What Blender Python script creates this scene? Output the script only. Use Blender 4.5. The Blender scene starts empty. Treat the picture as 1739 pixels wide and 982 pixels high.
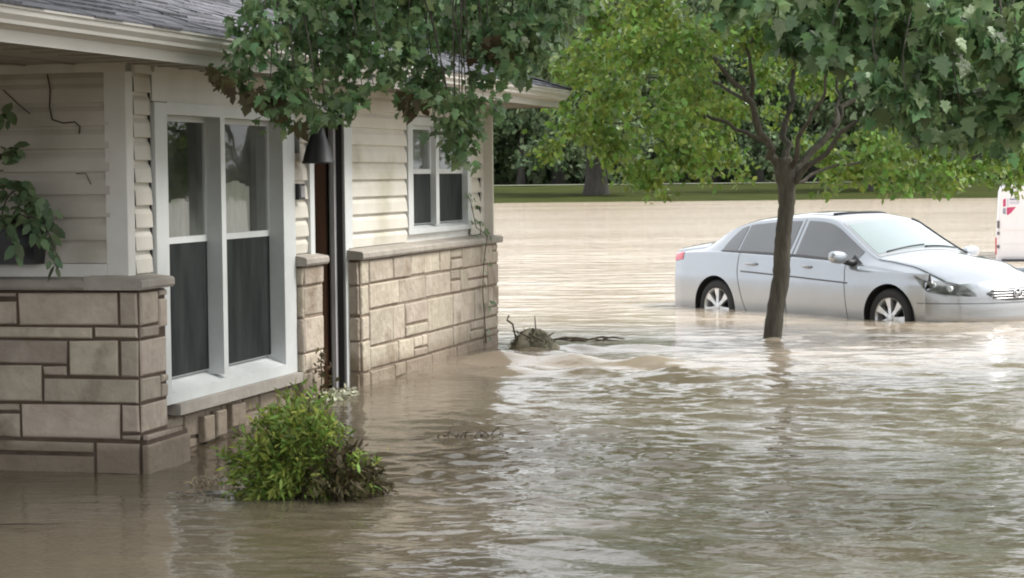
import bpy, math, random
import numpy as np
from mathutils import Matrix, Vector

random.seed(7)
rs = np.random.RandomState(11)
S = bpy.context.scene
COL = S.collection
PI = math.pi

# ------------------------------------------------------------------ camera
F_PX = 3700.0
PITCH = math.atan(194.0 / F_PX)
ROLL = 0.010
EYE = 1.6
cam_d = bpy.data.cameras.new('camera')
cam = bpy.data.objects.new('camera', cam_d)
COL.objects.link(cam)
cam_d.sensor_width = 36.0
cam_d.lens = 36.0 * F_PX / 1739.0
cam_d.clip_start = 0.1
cam_d.clip_end = 3000.0
_F = Vector((0, math.cos(PITCH), -math.sin(PITCH)))
_R0 = Vector((1, 0, 0)); _U0 = Vector((0, math.sin(PITCH), math.cos(PITCH)))
_R = math.cos(ROLL) * _R0 - math.sin(ROLL) * _U0
_U = math.cos(ROLL) * _U0 + math.sin(ROLL) * _R0
cam.matrix_world = Matrix(((_R.x, _U.x, -_F.x, 0), (_R.y, _U.y, -_F.y, 0), (_R.z, _U.z, -_F.z, EYE), (0, 0, 0, 1)))
S.camera = cam

# ------------------------------------------------------------------ sky, sun, exposure
SUN_EL, SUN_AZ = math.radians(50), math.radians(82)     # azimuth clockwise from +Y
world = bpy.data.worlds.new('World'); S.world = world
world.use_nodes = True
wn = world.node_tree.nodes; wl = world.node_tree.links
bg = wn['Background']
sky = wn.new('ShaderNodeTexSky'); sky.sky_type = 'NISHITA'
sky.sun_disc = False; sky.sun_elevation = SUN_EL; sky.sun_rotation = SUN_AZ
sky.air_density = 1.0; sky.dust_density = 5.0; sky.ozone_density = 0.6
hs = wn.new('ShaderNodeHueSaturation'); hs.inputs['Saturation'].default_value = 0.22
hs.inputs['Value'].default_value = 1.0
wl.new(sky.outputs[0], hs.inputs['Color'])
ov = wn.new('ShaderNodeMix'); ov.data_type = 'RGBA'; ov.inputs[0].default_value = .65      # a bright, even cloud layer over the sky
ov.inputs[7].default_value = (7.2, 7.4, 7.6, 1)
wl.new(hs.outputs[0], ov.inputs[6]); wl.new(ov.outputs[2], bg.inputs['Color'])
bg.inputs['Strength'].default_value = 0.15
sd = bpy.data.lights.new('sun', 'SUN'); sd.energy = 2.2; sd.angle = math.radians(16); sd.color = (1.0, 0.965, 0.91)
so = bpy.data.objects.new('sun', sd); COL.objects.link(so)
sv = Vector((math.sin(SUN_AZ) * math.cos(SUN_EL), math.cos(SUN_AZ) * math.cos(SUN_EL), math.sin(SUN_EL)))
so.rotation_euler = sv.to_track_quat('Z', 'Y').to_euler()
S.view_settings.view_transform = 'Standard'; S.view_settings.look = 'None'
S.view_settings.gamma = 1.0; S.view_settings.use_curve_mapping = False
S.view_settings.exposure = 0.80
S.cycles.filter_width = 2.0
S.cycles.caustics_reflective = False; S.cycles.caustics_refractive = False

# ------------------------------------------------------------------ materials
def mat(name, col=(.5, .5, .5), rough=.6, metal=0.0, spec=.5, vary=None, scale=4.0, detail=4, bump=0.0, bscale=30.0,
        island=0.0, stretch=None, coat=0.0, trans=0.0, stain=None, transl=0.0, wet=None):
    m = bpy.data.materials.new(name); m.use_nodes = True
    nt = m.node_tree; N = nt.nodes; L = nt.links
    p = N['Principled BSDF']
    p.inputs['Roughness'].default_value = rough; p.inputs['Metallic'].default_value = metal
    p.inputs['Specular IOR Level'].default_value = spec
    p.inputs['Coat Weight'].default_value = coat
    p.inputs['Coat Roughness'].default_value = .04
    tc = N.new('ShaderNodeTexCoord'); mp = N.new('ShaderNodeMapping')
    L.new(tc.outputs['Object'], mp.inputs['Vector'])
    if stretch: mp.inputs['Scale'].default_value = stretch
    cur = None
    rgb = N.new('ShaderNodeRGB'); rgb.outputs[0].default_value = (*col, 1); cur = rgb.outputs[0]
    if vary:
        no = N.new('ShaderNodeTexNoise'); no.inputs['Scale'].default_value = scale; no.inputs['Detail'].default_value = detail
        no.inputs['Roughness'].default_value = .62
        L.new(mp.outputs[0], no.inputs['Vector'])
        r = N.new('ShaderNodeValToRGB'); r.color_ramp.elements[0].position = .34; r.color_ramp.elements[1].position = .66
        r.color_ramp.elements[0].color = (*col, 1); r.color_ramp.elements[1].color = (*vary, 1)
        L.new(no.outputs['Fac'], r.inputs[0]); cur = r.outputs[0]
    if island:
        g = N.new('ShaderNodeNewGeometry')
        h = N.new('ShaderNodeHueSaturation')
        mr = N.new('ShaderNodeMapRange'); mr.inputs[3].default_value = 1 - island; mr.inputs[4].default_value = 1 + island
        L.new(g.outputs['Random Per Island'], mr.inputs[0]); L.new(mr.outputs[0], h.inputs['Value'])
        ma = N.new('ShaderNodeMath'); ma.operation = 'MULTIPLY'; ma.inputs[1].default_value = 7.13
        fr = N.new('ShaderNodeMath'); fr.operation = 'FRACT'
        L.new(g.outputs['Random Per Island'], ma.inputs[0]); L.new(ma.outputs[0], fr.inputs[0])
        mr2 = N.new('ShaderNodeMapRange'); mr2.inputs[3].default_value = .5 - island * .07; mr2.inputs[4].default_value = .5 + island * .07
        L.new(fr.outputs[0], mr2.inputs[0]); L.new(mr2.outputs[0], h.inputs['Hue'])
        L.new(cur, h.inputs['Color']); cur = h.outputs[0]
    if stain:   # (colour, scale, low, high)
        no2 = N.new('ShaderNodeTexNoise'); no2.inputs['Scale'].default_value = stain[1]; no2.inputs['Detail'].default_value = 6
        L.new(tc.outputs['Object'], no2.inputs['Vector'])
        r2 = N.new('ShaderNodeMapRange'); r2.inputs[1].default_value = stain[2]; r2.inputs[2].default_value = stain[3]
        L.new(no2.outputs['Fac'], r2.inputs[0])
        mx = N.new('ShaderNodeMix'); mx.data_type = 'RGBA'
        L.new(r2.outputs[0], mx.inputs[0]); L.new(cur, mx.inputs[6]); mx.inputs[7].default_value = (*stain[0], 1); cur = mx.outputs[2]
    if wet:    # (height, noise height, colour factor or mud colour, soft): damp or muddy band above the water line
        sp = N.new('ShaderNodeSeparateXYZ'); L.new(tc.outputs['Object'], sp.inputs[0])
        nw = N.new('ShaderNodeTexNoise'); nw.inputs['Scale'].default_value = wet[4] if len(wet) > 4 else 5.0; nw.inputs['Detail'].default_value = 5; L.new(tc.outputs['Object'], nw.inputs['Vector'])
        m1 = N.new('ShaderNodeMath'); m1.operation = 'MULTIPLY_ADD'; L.new(nw.outputs['Fac'], m1.inputs[0]); m1.inputs[1].default_value = wet[1]; L.new(sp.outputs['Z'], m1.inputs[2])
        mw = N.new('ShaderNodeMapRange'); mw.inputs[1].default_value = wet[0]; mw.inputs[2].default_value = wet[0] + wet[3]; mw.inputs[3].default_value = 1; mw.inputs[4].default_value = 0
        L.new(m1.outputs[0], mw.inputs[0])
        mc = N.new('ShaderNodeMath'); mc.operation = 'MULTIPLY'; L.new(mw.outputs[0], mc.inputs[0]); mc.inputs[1].default_value = wet[2][3]
        mx2 = N.new('ShaderNodeMix'); mx2.data_type = 'RGBA'; L.new(mc.outputs[0], mx2.inputs[0]); L.new(cur, mx2.inputs[6]); mx2.inputs[7].default_value = (*wet[2][:3], 1); cur = mx2.outputs[2]
    L.new(cur, p.inputs['Base Color'])
    if bump:
        nb = N.new('ShaderNodeTexNoise'); nb.inputs['Scale'].default_value = bscale; nb.inputs['Detail'].default_value = 5
        L.new(mp.outputs[0], nb.inputs['Vector'])
        b = N.new('ShaderNodeBump'); b.inputs['Strength'].default_value = bump; b.inputs['Distance'].default_value = .02
        L.new(nb.outputs['Fac'], b.inputs['Height']); L.new(b.outputs[0], p.inputs['Normal'])
    if transl:
        t = N.new('ShaderNodeBsdfTranslucent'); mxs = N.new('ShaderNodeMixShader'); mxs.inputs[0].default_value = transl
        L.new(cur, t.inputs['Color'])
        L.new(p.outputs[0], mxs.inputs[1]); L.new(t.outputs[0], mxs.inputs[2]); L.new(mxs.outputs[0], N['Material Output'].inputs['Surface'])
    return m

def glass_mat(name, tint=(.9, .95, .95), rough=.02, dark=0.0):
    m = bpy.data.materials.new(name); m.use_nodes = True
    nt = m.node_tree; N = nt.nodes; L = nt.links
    N.remove(N['Principled BSDF'])
    gl = N.new('ShaderNodeBsdfGlossy'); gl.inputs['Roughness'].default_value = rough
    tr = N.new('ShaderNodeBsdfTransparent'); tr.inputs['Color'].default_value = (*tint, 1)
    fr = N.new('ShaderNodeFresnel'); fr.inputs['IOR'].default_value = 1.5
    mx = N.new('ShaderNodeMixShader')
    nb = N.new('ShaderNodeTexNoise'); nb.inputs['Scale'].default_value = 3.0
    tc = N.new('ShaderNodeTexCoord'); L.new(tc.outputs['Object'], nb.inputs['Vector'])
    b = N.new('ShaderNodeBump'); b.inputs['Strength'].default_value = .06; b.inputs['Distance'].default_value = .02
    L.new(nb.outputs['Fac'], b.inputs['Height']); L.new(b.outputs[0], gl.inputs['Normal'])
    L.new(fr.outputs[0], mx.inputs[0]); L.new(tr.outputs[0], mx.inputs[1]); L.new(gl.outputs[0], mx.inputs[2])
    df_ = N.new('ShaderNodeBsdfDiffuse'); df_.inputs['Color'].default_value = (.40, .42, .38, 1)      # patchy grey film, stands in for pale reflections on the panes
    nd = N.new('ShaderNodeTexNoise'); nd.inputs['Scale'].default_value = 2.5; nd.inputs['Detail'].default_value = 6; L.new(tc.outputs['Object'], nd.inputs['Vector'])
    md = N.new('ShaderNodeMapRange'); md.inputs[1].default_value = .35; md.inputs[2].default_value = .7; md.inputs[3].default_value = .05; md.inputs[4].default_value = .28; L.new(nd.outputs['Fac'], md.inputs[0])
    m2 = N.new('ShaderNodeMixShader'); L.new(md.outputs[0], m2.inputs[0]); L.new(mx.outputs[0], m2.inputs[1]); L.new(df_.outputs[0], m2.inputs[2])
    L.new(m2.outputs[0], N['Material Output'].inputs['Surface'])
    return m

M = {}
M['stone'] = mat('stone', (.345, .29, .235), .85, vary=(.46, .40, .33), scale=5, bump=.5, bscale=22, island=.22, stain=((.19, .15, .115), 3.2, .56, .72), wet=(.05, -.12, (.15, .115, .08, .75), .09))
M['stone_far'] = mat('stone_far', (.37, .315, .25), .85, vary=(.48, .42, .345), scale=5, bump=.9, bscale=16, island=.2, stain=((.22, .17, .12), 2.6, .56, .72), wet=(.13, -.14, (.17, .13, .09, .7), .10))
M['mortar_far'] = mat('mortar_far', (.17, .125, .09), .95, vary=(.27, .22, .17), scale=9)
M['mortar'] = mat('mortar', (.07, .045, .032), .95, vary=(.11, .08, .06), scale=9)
M['ledge'] = mat('ledge_stone', (.30, .27, .235), .85, vary=(.38, .35, .31), scale=6, bump=.4, bscale=25)
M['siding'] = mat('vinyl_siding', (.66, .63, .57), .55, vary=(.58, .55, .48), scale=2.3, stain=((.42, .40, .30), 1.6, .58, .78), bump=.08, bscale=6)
M['siding_front_shaded'] = mat('vinyl_siding_front_shaded', (.56, .53, .475), .6, vary=(.46, .43, .38), scale=2.3, stain=((.30, .28, .22), 1.8, .52, .75), bump=.08, bscale=6)  # darker copy of siding: the front wall's shade in its colour, with dirt
M['trim'] = mat('painted_trim', (.70, .69, .66), .5, vary=(.60, .59, .55), scale=3, stain=((.45, .43, .36), 2.2, .6, .8))
M['white'] = mat('white_vinyl', (.62, .64, .64), .4, vary=(.54, .56, .55), scale=3)
M['fascia'] = mat('aluminium_fascia', (.62, .60, .56), .5, vary=(.5, .48, .44), scale=3, stretch=(1, .25, 2))
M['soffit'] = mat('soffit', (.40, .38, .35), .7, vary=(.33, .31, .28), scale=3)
M['shingle'] = mat('asphalt_shingle', (.085, .085, .10), .9, vary=(.15, .15, .17), scale=14, island=.45, bump=.6, bscale=60)
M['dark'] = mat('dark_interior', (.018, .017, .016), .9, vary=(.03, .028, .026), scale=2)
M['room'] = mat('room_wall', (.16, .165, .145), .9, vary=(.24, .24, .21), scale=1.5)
M['screen'] = mat('insect_screen', (.014, .017, .017), .8, spec=.15, vary=(.036, .041, .040), scale=4, detail=7, stretch=(1, 1.6, .35))
M['pane_reflection'] = mat('cream_reflection', (.85, .80, .70), .9, vary=(.62, .58, .5), scale=6, stretch=(3, 3, .5))
M['glass'] = glass_mat('window_glass')
M['brown'] = mat('brown_wood', (.17, .085, .05), .6, vary=(.10, .055, .035), scale=4, stretch=(4, 4, .5))
M['grey'] = mat('grey_metal', (.42, .41, .42), .45, vary=(.34, .33, .34), scale=5)
M['black'] = mat('black_metal', (.012, .012, .016), .45, vary=(.022, .022, .026), scale=5)
M['bark'] = mat('bark', (.050, .046, .036), .9, vary=(.10, .09, .07), scale=9, stretch=(2.5, 2.5, .5), bump=1.0, bscale=24)
M['bark_far'] = mat('bark_far', (.055, .05, .045), .95, vary=(.09, .085, .075), scale=2, stretch=(2, 2, .5))
M['twig'] = mat('twig', (.05, .035, .025), .8, vary=(.08, .06, .04), scale=20)
M['leaf_dark'] = mat('maple_leaf', (.105, .185, .075), .38, vary=(.18, .27, .115), scale=2.6, island=.5, transl=.36, bump=.4, bscale=30)
M['leaf_lime'] = mat('lime_leaf', (.13, .235, .045), .45, vary=(.23, .33, .06), scale=1.0, island=.45, transl=.38)
M['leaf_far'] = mat('far_leaf', (.12, .18, .09), .7, vary=(.19, .26, .13), scale=.22, island=.45, transl=.2)
M['leaf_shrub'] = mat('shrub_leaf', (.17, .26, .04), .55, vary=(.29, .36, .08), scale=7, island=.6, transl=.35)
M['leaf_brown'] = mat('withered_leaf', (.07, .045, .022), .7, vary=(.10, .09, .035), scale=6, island=.4, transl=.15)
M['grass'] = mat('bank_grass', (.030, .040, .010), .95, spec=.05, vary=(.05, .058, .016), scale=.5, bump=.5, bscale=3)
M['mud'] = mat('mud', (.16, .12, .08), .9, vary=(.2, .15, .1), scale=.6)
M['roadgrey'] = mat('pale_road', (.12, .13, .09), .9, vary=(.16, .17, .12), scale=.4)
M['straw'] = mat('dry_stalk', (.32, .26, .17), .8, vary=(.2, .16, .1), scale=9, island=.3)
M['debris'] = mat('flood_debris', (.13, .125, .085), .9, vary=(.24, .23, .16), scale=14, island=.4, bump=.5)
M['paint'] = mat('silver_paint', (.38, .41, .455), .2, metal=.5, vary=(.35, .38, .42), scale=1.5, coat=1.0, wet=(.46, -.16, (.30, .26, .20, .35), .16, 3.0))
M['paint_low'] = mat('grey_bumper_paint', (.33, .35, .37), .3, metal=.2, vary=(.30, .32, .34), scale=2, coat=.8)
M['carglass'] = mat('tinted_glass', (.035, .04, .048), .05, spec=1.0, vary=(.06, .065, .075), scale=2.2, coat=1.0)
M['windshield'] = mat('windshield_glass', (.22, .29, .30), .06, spec=1.0, vary=(.19, .26, .27), scale=1.0, coat=1.0)
M['rubber'] = mat('rubber', (.012, .012, .014), .7, vary=(.02, .02, .022), scale=9)
M['alloy'] = mat('alloy', (.72, .73, .75), .3, metal=.55, vary=(.64, .65, .67), scale=6)
M['chrome'] = mat('chrome', (.55, .56, .58), .38, metal=1.0, vary=(.6, .61, .62), scale=6)
M['lamp_glass'] = mat('headlight_glass', (.05, .052, .055), .12, spec=.6, vary=(.16, .165, .17), scale=9, coat=.6)
M['grille'] = mat('grille_shadow', (.06, .06, .065), .6, vary=(.09, .09, .095), scale=9)
M['red'] = mat('red_lens', (.62, .05, .09), .2, vary=(.5, .03, .06), scale=9, coat=1.0)
M['seam'] = mat('panel_gap', (.10, .10, .11), .7, vary=(.13, .13, .14), scale=9)
M['vanwhite'] = mat('van_white', (.80, .79, .82), .3, vary=(.74, .73, .76), scale=2, coat=.6)
M['logored'] = mat('logo_red', (.50, .06, .16), .5, vary=(.45, .05, .13), scale=9)
M['logogrey'] = mat('logo_grey', (.22, .22, .30), .5, vary=(.28, .28, .36), scale=9)
M['logopale'] = mat('logo_pale', (.52, .52, .62), .5, vary=(.58, .58, .66), scale=9)
M['foam'] = mat('foam_scum', (.55, .55, .45), .8, vary=(.36, .38, .22), scale=22, island=.4)

# ------------------------------------------------------------------ mesh helpers
class MB:
    def __init__(s): s.v = []; s.f = []; s.m = []; s.sm = []
    def add(s, vs, fs, mi=0, smooth=False):
        b = len(s.v); s.v += [tuple(v) for v in vs]
        for f in fs: s.f.append(tuple(b + i for i in f)); s.m.append(mi); s.sm.append(smooth)
        return s
    def box(s, x0, x1, y0, y1, z0, z1, mi=0):
        v = [(x0, y0, z0), (x1, y0, z0), (x1, y1, z0), (x0, y1, z0), (x0, y0, z1), (x1, y0, z1), (x1, y1, z1), (x0, y1, z1)]
        return s.add(v, [(0, 3, 2, 1), (4, 5, 6, 7), (0, 1, 5, 4), (1, 2, 6, 5), (2, 3, 7, 6), (3, 0, 4, 7)], mi)
    def quad(s, a, b, c, d, mi=0): return s.add([a, b, c, d], [(0, 1, 2, 3)], mi)
    def tube(s, pts, rad, n=8, mi=0, caps=True):
        pts = [Vector(p) for p in pts]; rings = []
        if not hasattr(rad, '__len__'): rad = [rad] * len(pts)
        up = Vector((0.31, 0.2, 0.93)).normalized(); vs = []
        for i, p in enumerate(pts):
            t = (pts[min(i + 1, len(pts) - 1)] - pts[max(i - 1, 0)]).normalized()
            a = t.cross(up)
            if a.length < 1e-3: a = t.cross(Vector((1, 0, 0)))
            a.normalize(); b = t.cross(a)
            for k in range(n):
                an = 2 * PI * k / n; vs.append(p + (a * math.cos(an) + b * math.sin(an)) * rad[i])
        fs = []
        for i in range(len(pts) - 1):
            for k in range(n):
                k2 = (k + 1) % n; fs.append((i * n + k, i * n + k2, (i + 1) * n + k2, (i + 1) * n + k))
        if caps: fs.append(tuple(range(n - 1, -1, -1))); fs.append(tuple((len(pts) - 1) * n + k for k in range(n)))
        return s.add(vs, fs, mi, True)
    def lathe(s, prof, axis_o, ax, n=32, mi=0):      # prof (r, h) revolved about ax through axis_o
        ax = Vector(ax).normalized(); a = ax.cross(Vector((0.1, 0.2, 1))).normalized(); b = ax.cross(a); o = Vector(axis_o); vs = []; fs = []
        for (r, h) in prof:
            for k in range(n):
                t = 2 * PI * k / n; vs.append(o + ax * h + (a * math.cos(t) + b * math.sin(t)) * r)
        for i in range(len(prof) - 1):
            for k in range(n):
                k2 = (k + 1) % n; fs.append((i * n + k, i * n + k2, (i + 1) * n + k2, (i + 1) * n + k))
        return s.add(vs, fs, mi, True)
    def build(s, name, mats, parent=None):
        me = bpy.data.meshes.new(name); me.from_pydata(s.v, [], s.f)
        if not isinstance(mats, (list, tuple)): mats = [mats]
        for m in mats: me.materials.append(m)
        me.polygons.foreach_set('material_index', s.m); me.polygons.foreach_set('use_smooth', s.sm)
        me.update()
        o = bpy.data.objects.new(name, me); COL.objects.link(o)
        if parent: o.parent = parent
        return o

def tag(o, label=None, cat=None, group=None, kind=None):
    if label: o['label'] = label
    if cat: o['category'] = cat
    if group: o['group'] = group
    if kind: o['kind'] = kind
    return o
def empty(name, loc, rz=0.0):
    o = bpy.data.objects.new(name, None); COL.objects.link(o); o.location = loc; o.rotation_euler = (0, 0, rz)
    o.empty_display_size = .2
    return o
def copy_tree(o, parent=None):
    c = o.copy(); COL.objects.link(c); c.parent = parent
    for ch in o.children: copy_tree(ch, c)
    return c

MAPLE = [(0, 0), (.06, .24), (-.04, .50), (.26, .36), (.48, .58), (.50, .24), (.74, .28), (1.04, 0)]
MAPLE = MAPLE + [(x, -y) for x, y in MAPLE[-2:0:-1]]
OVAL = [(0, 0), (.3, .27), (.68, .24), (1, 0), (.68, -.24), (.3, -.27)]
LOBED = [(0, 0), (.12, .30), (.38, .22), (.55, .36), (.72, .14), (1, 0), (.72, -.14), (.55, -.36), (.38, -.22), (.12, -.30)]
BLADE = [(0, 0), (.35, .09), (1, 0), (.35, -.09)]
def nrm(a): return a / np.maximum(np.linalg.norm(a, axis=1, keepdims=True), 1e-9)
def leaf_obj(name, P, T, Nn, size, shape, material, parent=None, curl=.18):
    """P leaf bases, T tip directions, Nn face normals, one polygon leaf each"""
    n = len(P); sh = np.array(shape); k = len(sh)
    T = nrm(T); B = nrm(np.cross(Nn, T)); Z = np.cross(T, B)
    x = sh[:, 0][None, :, None]; y = sh[:, 1][None, :, None]; s = size[:, None, None]
    zz = -curl * (sh[:, 0] ** 2)[None, :, None] - .35 * curl * np.abs(sh[:, 1])[None, :, None]
    V = P[:, None, :] + s * (x * T[:, None, :] + y * B[:, None, :] + zz * Z[:, None, :])
    V = V.reshape(-1, 3)
    me = bpy.data.meshes.new(name)
    me.vertices.add(n * k); me.vertices.foreach_set('co', V.astype(np.float32).ravel())
    me.loops.add(n * k); me.loops.foreach_set('vertex_index', np.arange(n * k, dtype=np.int32))
    me.polygons.add(n); me.polygons.foreach_set('loop_start', np.arange(0, n * k, k, dtype=np.int32))
    me.polygons.foreach_set('loop_total', np.full(n, k, dtype=np.int32))
    me.materials.append(material); me.update(calc_edges=True); me.validate()
    o = bpy.data.objects.new(name, me); COL.objects.link(o)
    if parent: o.parent = parent
    return o
def blob_leaves(blobs, dens, size, rs, droop=.7, flat=.75):
    """blobs: (x,y,z,r); leaves sit in small sprays spread in each blob"""
    Ps = []; Ts = []; Ns = []; Ss = []
    for (x, y, z, r) in blobs:
        nsp = max(2, int(dens * r * r))
        for _ in range(nsp):
            d = rs.normal(size=3); d /= np.linalg.norm(d); rad = r * (rs.rand() ** .45)
            c = np.array([x, y, z]) + d * rad * np.array([1, 1, flat])
            m = rs.randint(5, 10)
            out = d * np.array([1, 1, .3]) + rs.normal(size=3) * .4; out /= np.linalg.norm(out)
            for j in range(m):
                t = out * .4 + rs.normal(size=3) * .75; t[2] -= droop
                Ps.append(c + out * (j - m / 2) * size * .45 + rs.normal(size=3) * size * .42); Ts.append(t)
                nn = rs.normal(size=3) * .55 + np.array([0, 0, 1.0]) + out * .35; Ns.append(nn)
                Ss.append(size * rs.uniform(.6, 1.3))
    return np.array(Ps), np.array(Ts), np.array(Ns), np.array(Ss)

def water_level(y):
    t = np.clip((np.asarray(y, float) - 12.4) / 3.2, 0, 1); return .10 * t * t * (3 - 2 * t)

# ================================================================== SETTING
# ground sheet (flooded floor, then a grassy bank that rises out of the water)
def ground():
    xs = np.concatenate([np.linspace(-700, -90, 14), np.linspace(-80, 80, 81), np.linspace(90, 700, 14)])
    ys = np.concatenate([np.linspace(-200, 0, 6), np.linspace(4, 100, 25), np.linspace(103, 175, 49), np.linspace(185, 1500, 24)])
    X, Y = np.meshgrid(xs, ys)
    def sm(a, b, v): t = np.clip((v - a) / (b - a), 0, 1); return t * t * (3 - 2 * t)
    edge = 112 + 1.5 * np.sin(X * .09) + .8 * np.sin(X * .31 + 1)
    Z = -.5 + .75 * sm(edge - 8, edge + 8, Y) + .55 * sm(edge + 6, edge + 34, Y) + .03 * np.sin(X * 1.3) * np.sin(Y * .7) + sm(200, 900, Y) * 1.5
    ny, nx = X.shape
    mb = MB(); v = np.stack([X, Y, Z], -1).reshape(-1, 3)
    f = [(j * nx + i, j * nx + i + 1, (j + 1) * nx + i + 1, (j + 1) * nx + i) for j in range(ny - 1) for i in range(nx - 1)]
    mb.add(v, f)
    # mud below the flood, grass above it
    mb.m = [0 if v[a[0]][2] > -.2 else 1 for a in f]
    mb.sm = [True] * len(f)
    tag(mb.build('ground', [M['grass'], M['mud']]), kind='structure')
ground()
mb = MB(); n = 60; vs = []; fs = []
for i in range(n + 1):
    x = -160 + 320 * i / n
    z = .855
    vs += [(x, 149.0 + .8 * math.sin(x * .05), z), (x, 155.5 + .8 * math.sin(x * .05), z + .03)]
    if i: fs.append((2 * i - 2, 2 * i, 2 * i + 1, 2 * i - 1))
mb.add(vs, fs); tag(mb.build('road', M['roadgrey']), kind='structure')

# flood water: real waves
def water_mat():
    m = bpy.data.materials.new('flood_water'); m.use_nodes = True
    N = m.node_tree.nodes; L = m.node_tree.links; p = N['Principled BSDF']
    p.inputs['IOR'].default_value = 1.40; p.inputs['Roughness'].default_value = .09
    p.inputs['Specular IOR Level'].default_value = .55
    tc = N.new('ShaderNodeTexCoord'); mp = N.new('ShaderNodeMapping'); mp.inputs['Scale'].default_value = (.35, .9, 1)
    L.new(tc.outputs['Object'], mp.inputs[0])
    no = N.new('ShaderNodeTexNoise'); no.inputs['Scale'].default_value = .5; no.inputs['Detail'].default_value = 5
    L.new(mp.outputs[0], no.inputs['Vector'])
    r = N.new('ShaderNodeValToRGB'); r.color_ramp.elements[0].position = .35; r.color_ramp.elements[1].position = .68
    r.color_ramp.elements[0].color = (.098, .080, .053, 1); r.color_ramp.elements[1].color = (.138, .117, .083, 1)
    L.new(no.outputs['Fac'], r.inputs[0])
    # silt colour painted paler with distance, standing in for the bright glare there
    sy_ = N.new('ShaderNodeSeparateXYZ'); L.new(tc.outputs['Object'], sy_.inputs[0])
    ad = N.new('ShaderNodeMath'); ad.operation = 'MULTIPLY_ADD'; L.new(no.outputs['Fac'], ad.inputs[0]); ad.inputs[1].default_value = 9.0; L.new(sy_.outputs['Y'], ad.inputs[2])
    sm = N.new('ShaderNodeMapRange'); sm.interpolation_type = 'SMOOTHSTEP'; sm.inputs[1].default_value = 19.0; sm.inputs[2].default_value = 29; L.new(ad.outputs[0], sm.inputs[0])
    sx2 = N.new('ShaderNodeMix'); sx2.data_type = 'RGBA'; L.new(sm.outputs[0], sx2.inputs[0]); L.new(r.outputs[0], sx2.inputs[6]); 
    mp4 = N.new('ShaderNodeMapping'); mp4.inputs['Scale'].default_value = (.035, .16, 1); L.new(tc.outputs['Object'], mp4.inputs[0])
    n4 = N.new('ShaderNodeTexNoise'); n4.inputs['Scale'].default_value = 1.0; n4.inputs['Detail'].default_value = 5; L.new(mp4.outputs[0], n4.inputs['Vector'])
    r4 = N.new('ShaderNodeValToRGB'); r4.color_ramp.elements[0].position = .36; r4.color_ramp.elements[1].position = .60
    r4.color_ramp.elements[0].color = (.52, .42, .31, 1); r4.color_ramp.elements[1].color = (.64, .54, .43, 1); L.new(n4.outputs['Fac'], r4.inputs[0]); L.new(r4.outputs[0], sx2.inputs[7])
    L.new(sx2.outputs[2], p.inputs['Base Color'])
    # fine ripples
    mp2 = N.new('ShaderNodeMapping'); mp2.inputs['Scale'].default_value = (5, 9, 5); L.new(tc.outputs['Object'], mp2.inputs[0])
    n2 = N.new('ShaderNodeTexNoise'); n2.inputs['Scale'].default_value = 1.2; n2.inputs['Detail'].default_value = 3
    L.new(mp2.outputs[0], n2.inputs['Vector'])
    b = N.new('ShaderNodeBump'); b.inputs['Strength'].default_value = .25; b.inputs['Distance'].default_value = .03
    L.new(n2.outputs['Fac'], b.inputs['Height'])
    # open water beyond the car: short steep chop carried as bump
    mp3 = N.new('ShaderNodeMapping'); mp3.inputs['Scale'].default_value = (.9, 2.6, 1); L.new(tc.outputs['Object'], mp3.inputs[0])
    n3 = N.new('ShaderNodeTexNoise'); n3.inputs['Scale'].default_value = 1.0; n3.inputs['Detail'].default_value = 4; L.new(mp3.outputs[0], n3.inputs['Vector'])
    sx_ = N.new('ShaderNodeSeparateXYZ'); L.new(tc.outputs['Object'], sx_.inputs[0])
    mr = N.new('ShaderNodeMapRange'); mr.inputs[1].default_value = 20; mr.inputs[2].default_value = 42; L.new(sx_.outputs['Y'], mr.inputs[0])
    mu = N.new('ShaderNodeMath'); mu.operation = 'MULTIPLY'; L.new(n3.outputs['Fac'], mu.inputs[0]); L.new(mr.outputs[0], mu.inputs[1])
    b2 = N.new('ShaderNodeBump'); b2.inputs['Strength'].default_value = 1.0; b2.inputs['Distance'].default_value = .16
    L.new(mu.outputs[0], b2.inputs['Height']); L.new(b.outputs[0], b2.inputs['Normal']); L.new(b2.outputs[0], p.inputs['Normal'])
    return m
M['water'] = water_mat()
HA = math.atan((1830 - 869.5) / F_PX)           # the long wall of the house points this far right of +Y
HO = Vector((-2.0405, 11.8678, 0.0))            # outer stone corner of the house
def sstep(a, b, v): t = np.clip((v - a) / (b - a), 0, 1); return t * t * (3 - 2 * t)
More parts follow.
